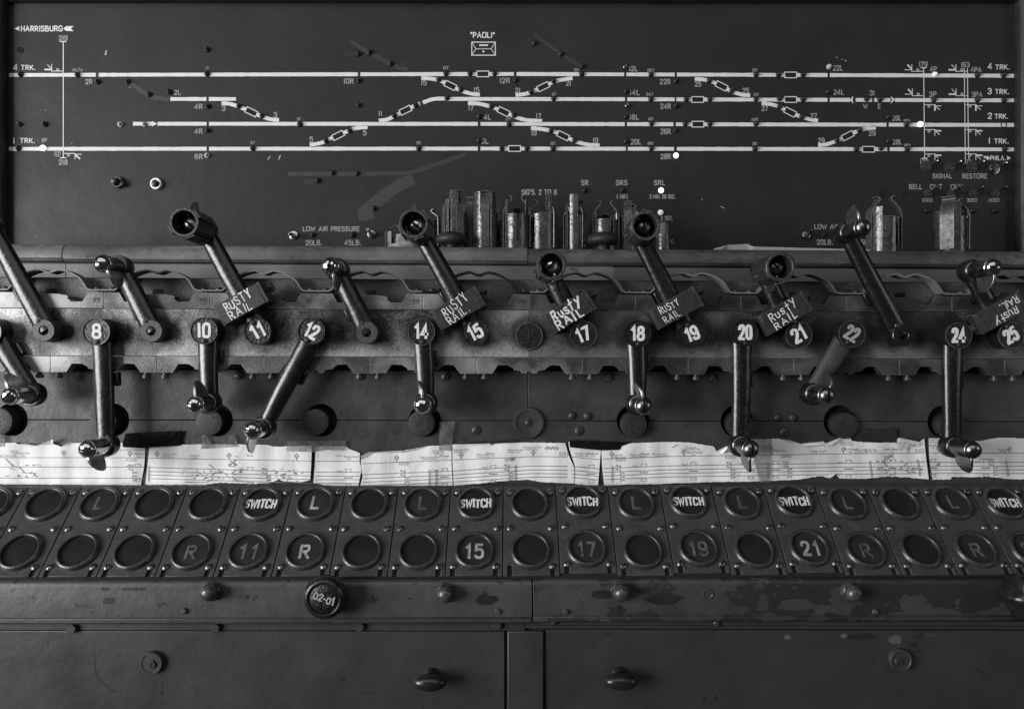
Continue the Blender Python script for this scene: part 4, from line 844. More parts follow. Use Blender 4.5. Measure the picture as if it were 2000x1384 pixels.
# ------------------------------------------------------------ blocks painted RUSTY RAIL, clamped round five raised levers
blocks = {11: (472.5, 592, 28.6, 'RUSTY', 'RAIL', .0165, .15, 'thick rough white'), 15: (897, 600.5, 30, 'RUSTY', 'RAIL.', .016, .105, 'thin white'), 17: (1114, 608.5, 31, 'Rusty', 'RAIL', .020, .2, 'very broad white'),
          19: (1323, 600, 28.4, 'RUSTY', 'RAIL', .0145, .12, 'small neat white'), 21: (1536.5, 611, 29.6, 'Rusty', 'RAIL', .016, .15, 'spidery white'), 25: (1957, 609.5, 28.6, 'Rusty', 'RAIL.', .0125, .16, 'upside-down white')}
for i, (x, y, an, t1, t2, lh, sw, look) in blocks.items():
    c = P(x, y, .8345); X = V((math.cos(R(an)), 0, math.sin(R(an)))); Y = V((-X.z, 0, X.x)); hw, hh, th = .0290, .0127, .026
    lab = {11: 'dark clamp block lettered RUSTY RAIL in rough white on lever 11', 15: 'dark scuffed clamp block lettered RUSTY RAIL in thin white on lever 15', 17: 'worn clamp block with large broad RUSTY RAIL lettering on lever 17',
           19: 'clamp block lettered RUSTY RAIL in small neat letters on lever 19', 21: 'clamp block with ragged RUSTY RAIL lettering on lever 21', 25: 'clamp block with upside-down RUSTY RAIL lettering on lever 25'}[i]
    bk = thing('clamp_block', c + V((0, th / 2, 0)) - Y * hh, lab, 'clamp block', 'RUSTY RAIL blocks on the raised levers')
    q = lambda a, b, n=0.: c + X * a + Y * b + V((0, -n, 0))
    MB().prism([q(-hw, -hh), q(hw - .004, -hh), q(hw - .004, hh), q(-hw, hh)], (0, th, 0)).build('body', 'block', bk, bevel=.0007)
    MB().prism([q(hw - .0036, -hh - .0003, .0004), q(hw, -hh - .0003, .0004), q(hw, hh + .0003, .0004), q(hw - .0036, hh + .0003, .0004)], (0, th, 0)).build('end_plate', 'block', bk, bevel=.0005)
    if i in (11, 15, 19, 21, 25):
        MB().prism([q(-hw - .0022, -hh, -.001), q(-hw - .0002, -hh, -.001), q(-hw - .0002, hh, -.001), q(-hw - .0022, hh, -.001)], (0, th - .002, 0)).build('end_plate', 'block', bk, bevel=.0004)
    if i != 25:
        MB().lathe([(.0036, 0), (.0036, .0035), (.0062, .0035), (.0062, .0080), (.0055, .0088), (0, .0088)], q(hw, .0035, -.013), X, 6).build('bolt', 'block', bk, smooth=30)
    else: MB().lathe([(.0036, 0), (.0036, .0035), (.0062, .0035), (.0062, .0080), (0, .0088)], q(-hw, -.004, -.013), -X, 6).build('bolt', 'block', bk, smooth=30)
    mb = MB(); up_ = -1 if i == 25 else 1
    if i == 25:
        letters(mb, t1, q(.003, -.0058, .0003), -X, -Y, .0082, .030, sw, .3, jit=.12); letters(mb, t2, q(.0125, .0052, .0003), -X, -Y, .0078, .024, sw, .3, jit=.12)
    else:
        l1 = {11: (.0098, .0350, .0092, .0290), 15: (.0102, .0330, .0096, .0290), 17: (.0110, .0380, .0098, .0340), 19: (.0080, .0250, .0074, .0195), 21: (.0092, .0360, .0084, .0300)}[i]
        xo = -.0085 if i == 19 else -.0030
        tw = random.uniform(-.05, .12); X2 = (X + Y * tw).normalized(); Y2 = (Y - X * tw).normalized()
        letters(mb, t1, q(xo, .0054, .0003), X2, Y2, l1[0], l1[1], sw, .42, jit=.14)
        letters(mb, t2, q(xo - .0025, -.0062, .0003), X2, Y2, l1[2], l1[3], sw, .42, jit=.14)
    mb.build('painted_lettering', 'white', bk, smooth=0)

# ------------------------------------------------------------ round sleeves pushed over five handles
for i in (11, 15, 17, 19, 21):
    hub, end = ends[i]; y0 = end.y - .0115; c = V((end.x, y0, end.z))
    lab = {11: 'round dark sleeve over the leftmost sleeved handle, alone against the board', 15: 'round dark sleeve just left of the left mushroom knob, bright slotted knob inside',
           17: 'round dark sleeve on a short lever, in front of the ledge below the spring cans', 19: 'round dark sleeve just right of the right mushroom knob, slot of its knob upright', 21: 'round dark sleeve seen from the side in front of the ledge, rightmost of the sleeves'}[i]
    cu = thing('handle_sleeve', c - V((0, 0, .0166)), lab, 'handle sleeve', 'sleeves over the raised lever handles')
    Lc = .0445; off = V((0, 0, -.0012))
    MB().lathe([(.0164, 0), (.0164, Lc), (.0158, Lc + .0006), (.0137, Lc + .0006), (.0131, Lc - .0002), (.0131, .002), (.0131, 0), (.0164, 0)], c + off, FR, 56).build('shell', 'cup', cu, smooth=30)
    for a in ((35, 205, 290) if i != 19 else (200, 330, 80)):
        t = R(a); rd = V((math.cos(t), 0, math.sin(t))); tg = V((-rd.z, 0, rd.x)); m_ = c + off + rd * .0172
        MB().ribbon_solid([m_ + V((0, .002, 0)), m_ + V((0, -Lc * .5, 0)), m_ + V((0, -Lc - .0002, 0))], tg, .0115, .0014).build('strap', 'cup', cu, bevel=.0003)
        MB().lathe([(.0019, 0), (.0016, .0011), (0, .0014)], m_ + V((0, -.008, 0)) + rd * .0007, rd, 10).lathe([(.0019, 0), (.0016, .0011), (0, .0014)], m_ + V((0, -.016, 0)) + rd * .0007, rd, 10).build('rivet', 'cup', cu)

# ------------------------------------------------------------ slotted spring cans standing on the ledge
HL = CZ - hy(485, .935)                               # height of the ledge top
def can(px, wpx, ytop, dep, rot, runs, springs, label, dome=False, m='clip', group='spring cans standing on the ledge'):
    d = dep; x = (px - CX) * d / F; r = wpx / 2 * d / F; zt = CZ + (CY - ytop) * d / F; z0 = HL + .0004 - rr(487) * x * .9
    o = thing('spring_can', V((x, d, z0)), label, 'spring can', group); H = zt - z0; c = V((x, d, z0))
    mb = MB(); th = .0013
    at = lambda a, rad, z: c + V((math.sin(R(a + rot)) * rad, -math.cos(R(a + rot)) * rad, z))
    for a0, a1, h in runs:
        n = max(2, int((a1 - a0) / 8)); k = len(mb.v); e = 1.
        for j in range(n + 1):
            a = a0 + (a1 - a0) * j / n
            for rad, z in ((r, 0), (r, h * H), (r - th, h * H), (r - th, 0)): mb.v.append(at(a, rad, z))
        for j in range(n):
            for b in range(4): mb.f.append((k + j * 4 + b, k + j * 4 + (b + 1) % 4, k + j * 4 + 4 + (b + 1) % 4, k + j * 4 + 4 + b))
        mb.f += [(k, k + 1, k + 2, k + 3), (k + n * 4 + 3, k + n * 4 + 2, k + n * 4 + 1, k + n * 4)]
    if mb.v: mb.build('shell', m, o, smooth=50)
    if dome: MB().lathe([(r, 0), (r, H * .86), (r * .9, H * .95), (r * .6, H), (0, H * 1.01)], c, ZW, 32).build('shell', m, o, smooth=50)
    for a, top, wd, curl in springs:
        rd = at(a, 1, 0) - c; tg = V((-rd.y, rd.x, 0)); zt2 = CZ + (CY - top) * d / F - z0; q = zt2 - H
        pts = [(r + .0010, .004), (r + .0012, H * .6), (r + .0010, H + q * .15), (r * .86, H + q * .48), (r * (.60 - .12 * curl), H + q * .70), (r * (.46 - .15 * curl), H + q * .84), (r * (.47 - .15 * curl), H + q * .94), (r * (.66 - .15 * curl), H + q * 1.0)]
        pts = sm(pts)
        s_ = MB().ribbon_solid([c + rd * pr + V((0, 0, z)) for pr, z in pts], tg, wd, .0011).build('spring', 'spring', o, smooth=60)
        for zz in (.006, .015):
            MB().lathe([(.0016, 0), (.0013, .001), (0, .0013)], c + rd * (r + .0016) + V((0, 0, zz)), rd, 10).build('rivet', 'spring', s_)
    return o
full = [(-174, -40, 1), (-40, -26, .3), (-26, 60, 1), (60, 74, .3), (74, 186, 1)]
can(793, 76, 456, .972, 30, [(-170, -70, 1), (-70, -52, .3), (-52, 20, .8), (20, 36, .3), (36, 190, .9)], [(-100, 442, .009, 0)], 'low pale battered spring can half hidden behind lever 15, leftmost on the ledge', m='label')
can(836, 44, 432, .985, 0, full, [(70, 411, .008, .3)], 'narrow spring can just right of the sleeve on lever 15')
can(889, 46, 417, .965, 10, [(-175, -55, 1), (-60, -40, 1.32), (-40, -28, .3), (-28, 8, 1.55), (8, 60, 1), (60, 185, 1)], [(14, 376, .0095, 0), (-70, 379, .008, .2), (-150, 400, .008, 0)], 'tall spring can with arched strap above the left mushroom knob')
can(919, 30, 402, .992, 0, full, [(-5, 388, .0085, -.6)], 'slim spring can behind and between its neighbours, right of the left mushroom knob')
can(948, 48, 416, .962, 0, [(-178, -60, 1), (-60, -24, 1.5), (-24, 24, .95), (24, 60, 1.5), (60, 182, 1)], [(0, 377, .0098, -.8)], 'spring can with a broad flat riveted strap facing front')
can(982, 34, 434, .985, 0, full, [(-75, 402, .007, .4)], 'spring can with a small pale label, tucked behind its neighbour', m='clip')
can(1009, 50, 421, .960, 0, [(-176, -62, 1), (-62, -44, 1.4), (-44, -3, 1), (-3, 13, .22), (13, 44, 1), (44, 62, 1.4), (62, 184, 1)], [(-84, 384, .011, .2), (84, 384, .011, .2), (175, 402, .009, 0)], 'spring can with one wide front slot and two curled springs below the SIGNALS lettering')
can(1060, 50, 421, .966, 0, [(-172, -62, 1), (-62, -42, .2), (-42, 12, 1), (12, 40, 1.55), (40, 188, 1)], [(-80, 393, .010, -.2), (62, 388, .010, -.3), (165, 405, .009, 0)], 'spring can with a slot at left and one tall post, fourth from the round knob')
can(1124, 42, 424, .962, 0, [(-176, -70, 1), (-70, -50, 1.35), (-36, 6, 1.6), (6, 44, 1), (44, 62, .2), (62, 184, 1)], [(46, 394, .010, -.4), (-120, 405, .009, 0)], 'spring can with blistered front post and hooked strap below the SR lettering')
can(1182, 48, 431, .968, 0, [(-176, -56, 1.2), (-56, 18, 1), (18, 36, .2), (36, 60, 1), (60, 184, 1.2)], [(-84, 393, .010, .1), (84, 393, .010, .1), (172, 414, .008, 0)], 'spring can with two inward curled springs behind the right mushroom knob')
can(1226, 38, 424, .975, 0, full, [(-10, 396, .010, 0), (60, 401, .010, 0)], 'spring can hidden mostly behind the sleeve on lever 19')
can(1295, 30, 431, .985, 0, [], [], 'plain round-topped can right of the sleeve on lever 19', dome=True)
can(1725, 58, 427, .962, 0, [(-176, -64, 1), (-64, -30, 1.28), (-30, 18, 1), (18, 38, .16), (38, 60, 1), (60, 184, 1)], [(-82, 386, .012, .1), (80, 384, .012, .1)], 'pale worn spring can with one dark slot, right of lever 23')
can(1856, 58, 427, .962, 0, [(-176, -70, 1.2), (-24, 6, 1.42), (6, 32, 1), (32, 48, .16), (48, 62, 1), (62, 184, 1.2)], [(-42, 387, .016, 0), (64, 391, .013, 0)], 'blistered spring can with glinting front, rightmost on the ledge')
# inner cylinders of the open cans, seen through the slots
for nm in list(sc.objects):
    if nm.name.startswith('spring_can') and any(c.name.startswith('spring') for c in nm.children):
        c = WL[nm.name]; sh_ = [q for q in nm.children if q.name.startswith('shell')][0]; r = sh_.dimensions.x / 2 - .004; h = sh_.dimensions.z
        if r > .006: MB().lathe([(r, 0), (r, h * .62), (r * .85, h * .7), (r * .4, h * .74), (0, h * .74)], c, ZW, 26).build('inner_tube', 'dscrew', nm, smooth=60)

for px, lab in ((882, 'dark mushroom-shaped knob on a short stem, left one of the pair on the ledge'), (1177, 'dark mushroom-shaped knob on a short stem, right one of the pair on the ledge')):
    d = .945; x = (px - CX) * d / F; z0 = HL - rr(487) * x * .9; o = thing('mushroom_knob', V((x, d, z0)), lab, 'knob', 'mushroom knobs standing on the ledge')
    zt = CZ + (CY - 454) * d / F - rr(487) * x * .5; zc = CZ + (CY - 468.5) * d / F - rr(487) * x * .5; h = zc - z0; r = 31.5 * d / F
    MB().lathe([(0, h + .0102), (r * .45, h + .0096), (r * .78, h + .0070), (r * .97, h + .0026), (r, h - .0005), (r * .96, h - .0036), (r * .8, h - .0056), (r * .4, h - .0068), (.006, h - .0072)], V((x, d, z0)), ZW, 48).build('head', 'disc', o, smooth=60)
    MB().lathe([(.0072, 0), (.0068, h * .4), (.006, h - .006)], V((x, d, z0)), ZW, 20).build('stem', 'dscrew', o)
# folded paper lying on the ledge
zl = lambda x: HL - rr(487) * x * .9
mb = MB(); pr = [(1408, 486.5, .95), (1421, 478, .955), (1462, 476, .958), (1465, 479, .952), (1472, 481, .950), (1560, 483.5, .950), (1640, 485.5, .950), (1755, 487.5, .950)]
fr = [P(x, y + 1, z) for x, y, z in pr]; bk = [p + V((0, .055, .004)) for p in fr]; lo = [V((p.x, p.y + .002, zl(p.x) + .0004)) for p in fr]
for row in (lo, fr, bk): mb.v += row
n = len(pr)
for k in range(n - 1):
    mb.f += [(k, k + 1, n + k + 1, n + k), (n + k, n + k + 1, 2 * n + k + 1, 2 * n + k)]
o = mb.build('folded_paper', 'rpaper', None, smooth=0); tag(o, 'long pale folded paper lying on the ledge, left of lever 23', 'folded paper')
so = o.modifiers.new('thick', 'SOLIDIFY'); so.thickness = .0006

# ------------------------------------------------------------ torn diagram strips taped under the levers
ZPP = ZP - .0022
def wav(px, py): return .0007 * math.sin(px * .051 + py * .02) + .0005 * math.sin(px * .13 + 2) + .0004 * math.sin(py * .12 + px * .03)
def Q(px, py, n=0.): return P(px, py, ZPP + wav(px, py) - n)
def itp(pl, x):
    if x <= pl[0][0]: return pl[0][1]
    for (a, b), (c, d) in zip(pl, pl[1:]):
        if x <= c: return b + (d - b) * (x - a) / max(1e-6, c - a)
    return pl[-1][1]
def strip_paper(top, bot, le, re, label):
    mb = MB(); nu = int(max(2, (re[0][0] - le[0][0]) / 4)); nv = 9; rj = random.Random(int(le[0][0]) + 50)
    ex = lambda e, t: itp([(k / (len(e) - 1), x) for k, (x, _) in enumerate(e)], t)
    for i in range(nu + 1):
        jt, jb = rj.uniform(-.5, .5), rj.uniform(-.6, .6)
        for j in range(nv + 1):
            t = j / nv; x = ex(le, t) + (ex(re, t) - ex(le, t)) * i / nu; a = itp(top, x) + jt; b = itp(bot, x) + jb
            mb.v.append(Q(x, a + (b - a) * t))
    for i in range(nu):
        for j in range(nv): k = i * (nv + 1) + j; mb.f.append((k, k + nv + 1, k + nv + 2, k + 1))
    o = mb.build('track_diagram_strip', 'paper', None, smooth=60); tag(o, label, 'paper strip', 'torn diagram strips taped under the levers')
    WL[o.name] = V(o.location); return o
S = []
S.append(strip_paper([(-12, 865), (30, 864), (35, 867), (70, 870), (84, 867), (100, 862), (104, 866), (120, 872), (130, 865), (240, 864), (283, 868)], [(-12, 945), (100, 946), (200, 946.5), (276, 947)], [(-12, 865), (-12, 945)], [(284, 868), (282, 900), (275, 947)], 'white diagram strip at the far left, behind the knob of lever 8'))
S.append(strip_paper([(286, 870), (356, 868), (400, 867), (520, 868), (535, 872), (560, 871), (610, 870)], [(284, 946), (400, 946.5), (430, 942), (470, 944), (500, 944.5), (530, 942), (545, 935.5), (556, 940), (590, 941), (606, 937)], [(292, 870), (288, 910), (284, 946)], [(609, 870), (608, 900), (606, 938)], 'white diagram strip with crossed-out switches between levers 8 and 12'))
S.append(strip_paper([(614, 871), (676, 870.5), (683, 877), (703, 884)], [(614, 943), (628, 946), (632, 947), (672, 949), (703, 948)], [(616, 870), (615, 905), (612, 943)], [(703, 884), (702, 905), (706, 918), (703, 930), (700, 948)], 'short narrow diagram strip with ragged right end, between levers 12 and 14'))
S.append(strip_paper([(704, 890), (720, 883), (785, 880), (800, 877), (826, 873), (832, 871), (882, 868)], [(703, 951.5), (780, 951), (865, 950), (885, 948)], [(705, 889), (705, 912), (708, 930), (703, 951)], [(881.5, 868), (882, 905), (884, 948)], 'diagram strip whose top edge climbs to the right, below lever 14'))
S.append(strip_paper([(881, 867.5), (910, 867), (955, 866), (959, 863.5), (1040, 864), (1104, 864.5)], [(882, 948.5), (945, 943), (972, 939.5), (1000, 938), (1030, 936.5), (1060, 941), (1123, 944)], [(883, 867), (884, 905), (886, 948)], [(1104, 864), (1108, 885), (1114, 897), (1122, 908), (1122, 925), (1121, 944)], 'diagram strip under the round washer, torn in a crooked line at its right end'))
S.append(strip_paper([(1107, 866), (1113, 860), (1160, 872), (1173, 878)], [(1120, 944), (1140, 946), (1168, 947.5)], [(1110, 863), (1112, 887), (1118, 899), (1123.5, 908), (1123.5, 925), (1122, 944)], [(1173.5, 878), (1171, 910), (1168, 947)], 'small diagram piece left of the narrow wedge gap, under black tape'))
S.append(strip_paper([(1175, 879), (1210, 876), (1215, 870), (1232, 865), (1290, 863), (1345, 863), (1380, 869), (1395, 871), (1397, 882), (1410, 880), (1435, 866), (1470, 857.5), (1522, 856.5), (1545, 860), (1564, 867), (1580, 864), (1610, 862.5), (1616, 866), (1640, 855), (1662, 854.5), (1664, 861), (1700, 864), (1750, 864), (1752, 855.5), (1795, 863), (1806, 855)],
  [(1179, 947.5), (1300, 944), (1400, 940.5), (1470, 940), (1512, 938), (1560, 936), (1607, 928.5), (1615, 933), (1622, 933.5), (1633, 926), (1640, 934), (1690, 934.5), (1730, 930), (1775, 932), (1813, 936)], [(1174.5, 879), (1176, 910), (1180, 947)], [(1805, 855), (1809, 895), (1814, 936)], 'longest diagram strip with curled torn top edge, behind lever 20'))
S.append(strip_paper([(1812, 856), (1840, 855), (1900, 862), (1925, 859), (1945, 854.5), (1970, 854), (2015, 857)], [(1820, 936), (1856, 935.5), (1858, 931), (1900, 931), (1940, 931), (1965, 935), (2015, 936)], [(1813.5, 856), (1815, 895), (1821, 936)], [(2015, 857), (2015, 936)], 'diagram strip at the far right, behind the handle of lever 24'))
def which(x):
    for o, a in zip(S, (285, 611, 704, 882, 1113, 1173, 1809, 3000)):
        if x < a: return o
INK = {}
def ink(pts, wd=.9, n=.0006, m='print'):
    q = []
    for a, b in zip(pts, pts[1:]):
        L = math.hypot(b[0] - a[0], b[1] - a[1]); k = max(1, int(L / 3)); q += [(a[0] + (b[0] - a[0]) * i / k, a[1] + (b[1] - a[1]) * i / k) for i in range(k)]
    q.append(pts[-1]); mb = INK.setdefault((which(q[len(q) // 2][0]), m), MB())
    mb.ribbon([Q(x, y, n) for x, y in q], wd * .885 / F, FR)
fc = bpy.data.curves.new('t', 'FONT'); fo = bpy.data.objects.new('t', fc); sc.collection.objects.link(fo); fc.resolution_u = 1
def ptxt(s_, x, y, h=5.2, m='print'):               # small printed words
    fc.body = s_; fc.size = h * 1.35; fc.align_x = 'CENTER'; bpy.context.view_layer.update()
    me = fo.evaluated_get(bpy.context.evaluated_depsgraph_get()).to_mesh()
    mb = INK.setdefault((which(x), m), MB()); k = len(mb.v)
    mb.v += [Q(x + v.co.x, y + h / 2 - v.co.y, .0008) for v in me.vertices]; mb.f += [[i + k for i in p.vertices] for p in me.polygons]
    fo.to_mesh_clear()
def curve(pl, x): return itp(pl, x)
base = [(-10, 893), (283, 893.5), (290, 894), (612, 900), (703, 900), (706, 905), (880, 898), (1040, 891), (1120, 892), (1172, 897), (1177, 896), (1300, 891), (1420, 889), (1700, 885), (1810, 884), (2010, 884)]
gaps = [(-10, 282), (290, 607), (616, 702), (707, 881), (885, 1108), (1116, 1170), (1178, 1804), (1816, 2010)]
trk = [[(x, y + {0: 18.3, 1: 26, 2: 33, 3: 40}[k] + (3.2 if x < 900 and x > 610 else 0)) for x, y in base] for k in range(4)]
for a, b in gaps:
    for pl in [base] + trk:
        if a < 0 and pl in (trk[1], trk[2]): continue
        dy = 0
        xs = [a + (b - a) * k / max(1, int((b - a) / 14)) for k in range(max(1, int((b - a) / 14)) + 1)]
        ink([(x, curve(pl, x) + dy) for x in xs], 1.0 if pl is base else 1.15)
for s_, x, y in (('Frazer Yard', 6, 889), ('Rt 352', 27, 880), ('UG Br', 27, 884), ('23.87', 26, 889), ('Frazer Int', 45, 884), ('23.9', 43, 889.5), ('Warren Ave UG Br 21.57 (not shown)', 252, 878), ('Malvern', 271, 886), ('21.6', 271, 891), ('Lancaster Pike', 331, 886), ('UG Br 20.62', 326, 891), ('Duikunder', 380, 889), ('20.40', 379, 894),
 ('19.6', 461, 891), ('Paoli', 487, 889), ('Old Lancaster Pike', 838, 892), ('OH Br 17.74', 836, 896), ('Cassatt Ave', 854, 880), ('OH BR 17.5', 855, 884.5), ('Berwyn', 868, 889.5), ('17.5', 867, 894.5), ('Old Lancaster Pike', 897, 877.5), ('UG Br 17.23', 897, 882), ('Waterloo Rd', 943, 887), ('UG Br 16.58', 943, 891.5), ('Devon', 957, 884.5), ('16.5', 962, 890),
 ('Valley Forge Rd', 1005, 878), ('OH Br 16.29', 1003, 882.5), ('Old Lancaster Pike', 1038, 872.5), ('UG Br 16.06', 1037, 876.5), ('Conestoga', 1101, 883.5), ('Rd UG Br', 1101, 888), ('Old Eagle Rd', 1134, 885), ('UG Br 15.48', 1135, 889.5), ('Strafford', 1157, 885), ('15.4', 1157, 890), ('Eagle Rd', 1206, 888), ('OH Br 14.95', 1208, 892.5), ('Wayne Ave', 1241, 887),
 ('UG Br 14.54', 1242, 891), ('Wayne', 1259, 885.5), ('14.5', 1259, 890.5), ('Aberdeen Ave', 1288, 885.5), ('UG Br 14.18', 1289, 890), ('Chamounix', 1348, 873), ('Rd UG Br 13.8', 1351, 877), ('Saint Davids', 1356, 882.5), ('13.8', 1354, 888), ('Spring Mill', 1498, 870.5), ('Rd OH Br', 1499, 875), ('12.02', 1497, 879), ('Villanova', 1522, 879), ('Coopers Line Rd', 1597, 879.5), ('UG Br 11.51', 1597, 883.5),
 ('Airdale Ave', 1653, 863.5), ('UG Br 10.98', 1654, 868), ('Rosemont', 1661, 876), ('10.9', 1660, 882), ('Roberts Ave', 1680, 878), ('UG Br 10.61', 1681, 882.5), ('Merion Ave', 1700, 877), ('OH Br 10.4', 1701, 881), ('Bryn Mawr Int', 1744, 876.5), ('10.1', 1742, 881.5), ('Morris Ave', 1760, 864.5), ('UG Br', 1761, 869), ('10.14', 1761, 873), ('Pennswood Rd', 1788, 867), ('OH Br 9.81', 1788, 870.5),
 ('Booth Ln', 1796, 877), ('UG Br 9.6', 1797, 881), ('UG Br 9.18', 1823, 859), ('not shown)', 1822, 863), ('Haverford', 1824, 869), ('9.1', 1821, 874), ('Church Rd', 1959, 877), ('OH Br', 1959, 881), ('Ardmore Yard', 1927, 895), ('Devonford', 685, 891), ('Ditton', 662, 889), ('17.8', 680, 896)):
    big_ = s_ in ('Malvern', 'Berwyn', 'Devon', 'Strafford', 'Wayne', 'Saint Davids', 'Villanova', 'Rosemont', 'Bryn Mawr Int', 'Haverford', 'Frazer Int', 'Devonford', 'Paoli')
    ptxt(s_, x, y, 4.6 if big_ else 3.6)
def diam(x, y):
    ink([(x, y - 4.5), (x + 4, y), (x, y + 4.5), (x - 4, y), (x, y - 4.5)], .9); ink([(x, y + 4.5), (x, curve(base, x))], .9); ptxt('%d' % (24 - x // 120), x, y, 3)
for x, y in ((124, 884), (253, 885), (306, 886), (447, 889), (579, 890), (774, 894), (900, 888), (1041, 883), (1194, 886), (1335, 882), (1508, 878), (1647, 877), (1774, 875), (1832, 875), (1972, 876)): diam(x, y)
rb = random.Random(3)
for x in (268, 488, 680, 868, 963, 1155, 1257, 1354, 1466, 1514, 1657, 1743, 1822, 1926):
    y = curve(trk[0], x); ink([(x - 5, y - 1), (x - 5, y - 6), (x + 5, y - 6), (x + 5, y - 1)], .8)
    y = curve(trk[3], x); ink([(x - 5, y + 6.5), (x - 5, y + 2), (x + 5, y + 2), (x + 5, y + 6.5), (x - 5, y + 6.5)], .8)
    if x > 600: ink([(x - 8, curve(trk[1], x) + 3.5), (x + 8, curve(trk[1], x) + 3.5)], 1.8)
    ink([(x - 22, curve(trk[0], x) - 3), (x - 19, curve(trk[0], x) - 1.2), (x - 15, curve(trk[0], x) - 1.2), (x - 12, curve(trk[0], x) - 3)], .8)
for x in (258, 790, 993, 1211, 1427, 1538, 1940, 520): # little signals on their posts
    for k in (0, 1):
        y = curve(trk[k], x) - 2.5; ink([(x - 9, y), (x - 6, y - 3), (x - 5, y), (x, y)], .9); ink([(x, y - 3), (x, y + 4)], .9)
    for k in (1, 2, 3):
        y = curve(trk[k], x) + 3.5; ink([(x + 1, y), (x + 5, y), (x + 6, y - 2), (x + 9, y + 1)], .9); ink([(x + 1, y - 2), (x + 1, y + 3)], .9)
for x, y, w_ in ((256, 897, 17), (788, 904, 17), (995, 896, 17), (1212, 896.5, 17), (1426, 891, 18), (1536, 889, 17), (1000, 895, 3)):
    ink([(x - w_ / 2, y - 2), (x - w_ / 2, y + 3), (x + w_ / 2, y + 3), (x + w_ / 2, y - 2)], .8); ptxt('178/179', x, y, 3)
for x in (290.5, 839, 852, 1007, 1196, 1500, 1699, 1793, 1965):
    for dx in (-1.2, 1.2): ink([(x + dx, curve(trk[0], x) - 4), (x + dx + (4 if x > 1650 else 0), curve(trk[3], x) + 6)], .8)
# switches drawn between the tracks
for pts in ([(10, 895), (26, 911)], [(36, 911), (48, 923), (55, 923)], [(56, 923), (64, 923), (71, 931)], [(408, 906), (418, 916)], [(425, 916), (432, 923)], [(438, 923), (445, 930)], [(453, 930), (460, 937)], [(372, 922), (388, 922), (395, 929)], [(412, 929), (420, 922), (431, 922)], [(396, 936), (404, 930)], [(452, 924), (461, 917)], [(533, 917), (543, 923)], [(548, 925), (556, 932)], [(560, 937), (568, 932)],
  [(1726, 904), (1735, 911)], [(1742, 911), (1750, 918), (1756, 917), (1761, 910)], [(1766, 909), (1773, 902)], [(1729, 924), (1735, 918)], [(1768, 917), (1777, 923)], [(360, 941), (402, 941), (414, 936)]): ink(pts, 1.1)
for i in range(90):                                   # small handwritten numerals and ticks
    x = rb.choice([rb.uniform(5, 80), rb.uniform(350, 470), rb.uniform(520, 590), rb.uniform(1708, 1800), rb.uniform(360, 470)]); y = curve(trk[rb.randint(0, 3)], x) + rb.uniform(-4.5, -1.5)
    ink([(x, y), (x + rb.uniform(1, 3), y + rb.uniform(-2, 2)), (x + rb.uniform(3, 5), y + rb.uniform(-1.5, 1.5))], rb.uniform(.8, 1.6))
for pts in ([(448, 899), (462, 908)], [(461, 897), (449, 908)], [(447, 905), (458, 905), (458, 910), (447, 910), (447, 905)], [(1735, 887), (1746, 894)], [(1745, 886), (1735, 894.5)], [(1728, 891), (1734, 891), (1734, 897), (1728, 897), (1728, 891)], [(1828, 908), (1837, 902)], [(1831, 909), (1835, 906)], [(1313, 873.5), (1323, 868)]): ink(pts, 1.5, m='pencil')
q = [(1064 + k * 1.5, 874 + 3 * math.sin(k * 1.7) + k * .05) for k in range(18)]; ink(q, 1.1, m='pencil')
for (o, m), mb in INK.items(): mb.build('printed_track_plan' if m == 'print' else 'pencil_mark', m, o, smooth=0)
bpy.data.objects.remove(fo)
# curled flaps along the torn edges
def flap(pts, lift, par):
    mb = MB(); n = len(pts); a = [Q(x, y, .0006) for x, y, k in pts]; b = [Q(x, y, .0006 + lift * k) for x, y, k in pts]
    mb.sheet(b); mb.build('torn_flap', 'paper', par, smooth=0)
for pts, l, par in (([(74, 869, 0), (100, 858.5, 1), (103.5, 857.5, 1.2), (103.5, 865, .6), (99, 867, 0)], .006, S[0]), ([(34, 867, 0), (50, 866.5, 1), (70, 869.5, .4), (60, 871, 0)], .003, S[0]), ([(118, 872, 0), (128, 865, 1), (136, 864.5, 0)], .004, S[0]),
  ([(704, 890, 1), (719, 882.5, 1), (730, 884, 0), (716, 893, 0), (706, 897, 0)], .004, S[3]), ([(722, 883, 1), (786, 879, 1), (787, 882.5, 0), (730, 885, 0)], .003, S[3]), ([(786, 884, 0), (790, 880, 1), (818, 874.5, 1), (815, 878, 0)], .003, S[3]), ([(818, 877, 0), (822, 873, 1), (832, 871, .8), (826, 874, 0)], .003, S[3]),
  ([(910, 868, 0), (957, 865.5, 1), (958, 869.5, .4), (944, 867.5, .2), (912, 870, 0)], .004, S[4]), ([(1397, 882, .3), (1430, 864.5, 1), (1423, 872, .8), (1416, 881, .6), (1410, 886, .4), (1406, 882, .3)], .009, S[6]), ([(1520, 857, 0), (1545, 860.5, 1), (1566, 866, .6), (1544, 862.5, .2)], .004, S[6]),
  ([(1565, 866, 0), (1609, 861.5, 1), (1611, 866, .7), (1572, 871.5, .3)], .006, S[6]), ([(1611, 866, .4), (1640, 855, 1), (1640, 860, .8), (1624, 868.5, .5), (1613, 870.5, .3)], .006, S[6]), ([(1612, 928, 0), (1620, 933.5, 1), (1634, 924, .6), (1622, 926, 0)], .006, S[6]), ([(1752, 856, .5), (1757, 854.5, 1), (1795, 862.5, 1), (1793, 866, .6), (1760, 859.5, .5)], .005, S[6])):
    flap(pts, l, par)
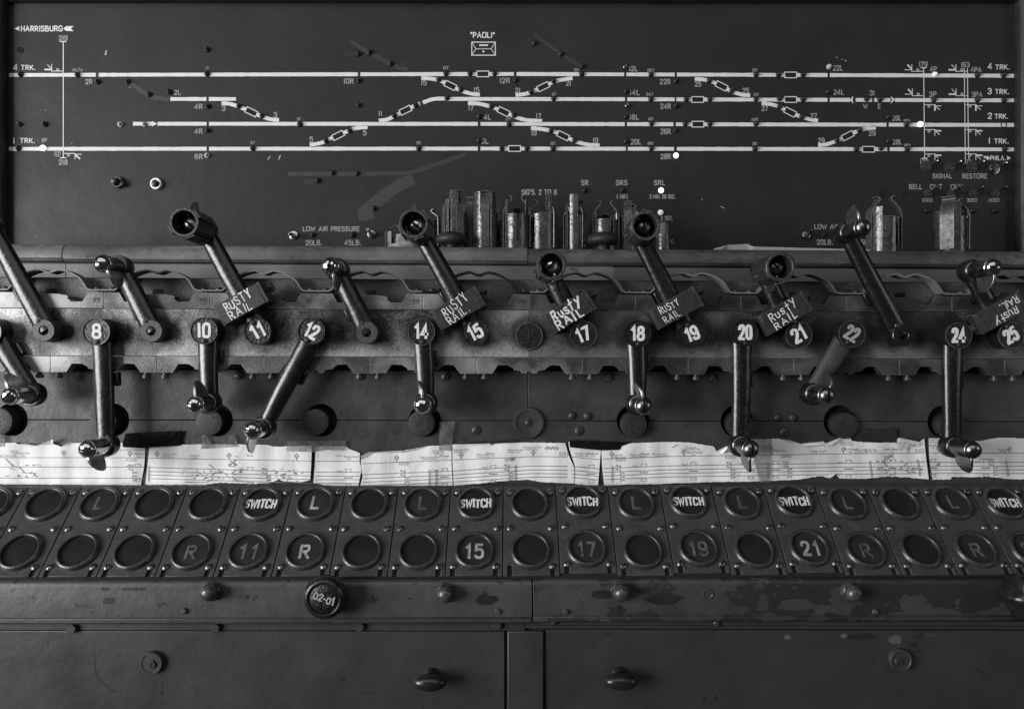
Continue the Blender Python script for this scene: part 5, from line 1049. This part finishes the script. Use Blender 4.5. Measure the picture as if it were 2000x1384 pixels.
# strips of tape
def tape(pts, m, lab, cat='tape', n=.0012, grp=None):
    xs = [p[0] for p in pts]
    mb = MB().prism([P(x, y, ZPP - n - .0004) for x, y in pts], (0, .0003, 0))
    o = mb.build({'btape': 'black_tape', 'gtape': 'dark_tape', 'ctape': 'clear_tape'}[m], m, None, smooth=0); tag(o, lab, cat, grp); return o
tape([(245, 846), (356, 840.5), (351, 860), (354, 869.5), (300, 872.5), (283, 874.5), (240, 873), (239, 866)], 'btape', 'glossy black tape holding the left diagram strips beside lever 8')
tp = bpy.data.objects['black_tape']
MB().ribbon_solid([P(x, y, ZPP - .0019) for x, y in sm([(286, 868.5), (305, 866), (325, 860.5), (338, 852), (345, 843)])], (0, 1, 0), .0022, .0011).build('tape_fold', 'btape', tp, smooth=60)
MB().ribbon_solid([P(x, y, ZPP - .0018) for x, y in sm([(300, 870), (322, 866), (340, 857), (349, 846)])], (0, 1, 0), .0016, .0009).build('tape_fold', 'btape', tp, smooth=60)
tape([(1112, 860), (1128, 859), (1206, 862.5), (1230, 863), (1222, 868), (1212, 871), (1210, 878), (1172, 879), (1113, 873)], 'btape', 'glossy black tape over the top of the small piece by the wedge gap')
tape([(1664, 836.5), (1752, 836), (1751, 863.5), (1663, 858)], 'gtape', 'dull dark tape stuck to the panel left of lever 24')
tape([(395, 844), (402, 846), (412, 866), (444, 865), (446, 850), (458, 848), (466, 872), (392, 876)], 'ctape', 'crumpled clear tape under the plug by lever 10')
tape([(560, 861), (676, 859.5), (674, 880), (640, 878), (612, 882), (560, 881)], 'ctape', 'clear tape across the narrow gap between levers 12 and 14')
tape([(859, 824), (889, 822), (882, 868), (881, 880), (857, 878)], 'ctape', 'upright strip of clear tape on the panel right of lever 14')
tape([(-10, 848), (9, 848), (9, 872), (-10, 872)], 'ctape', 'short piece of clear tape at the far left edge')
tape([(1462, 857), (1508, 857), (1506, 942), (1484, 942)], 'ctape', 'wide yellowed clear tape across the strip beside lever 20')
tape([(915, 863), (1008, 859), (1009, 864), (958, 866), (915, 866)], 'gtape', 'frayed dark tape edge above the strip left of the round washer')
# paper gaps show the panel; strip torn end bolts etc. need nothing more
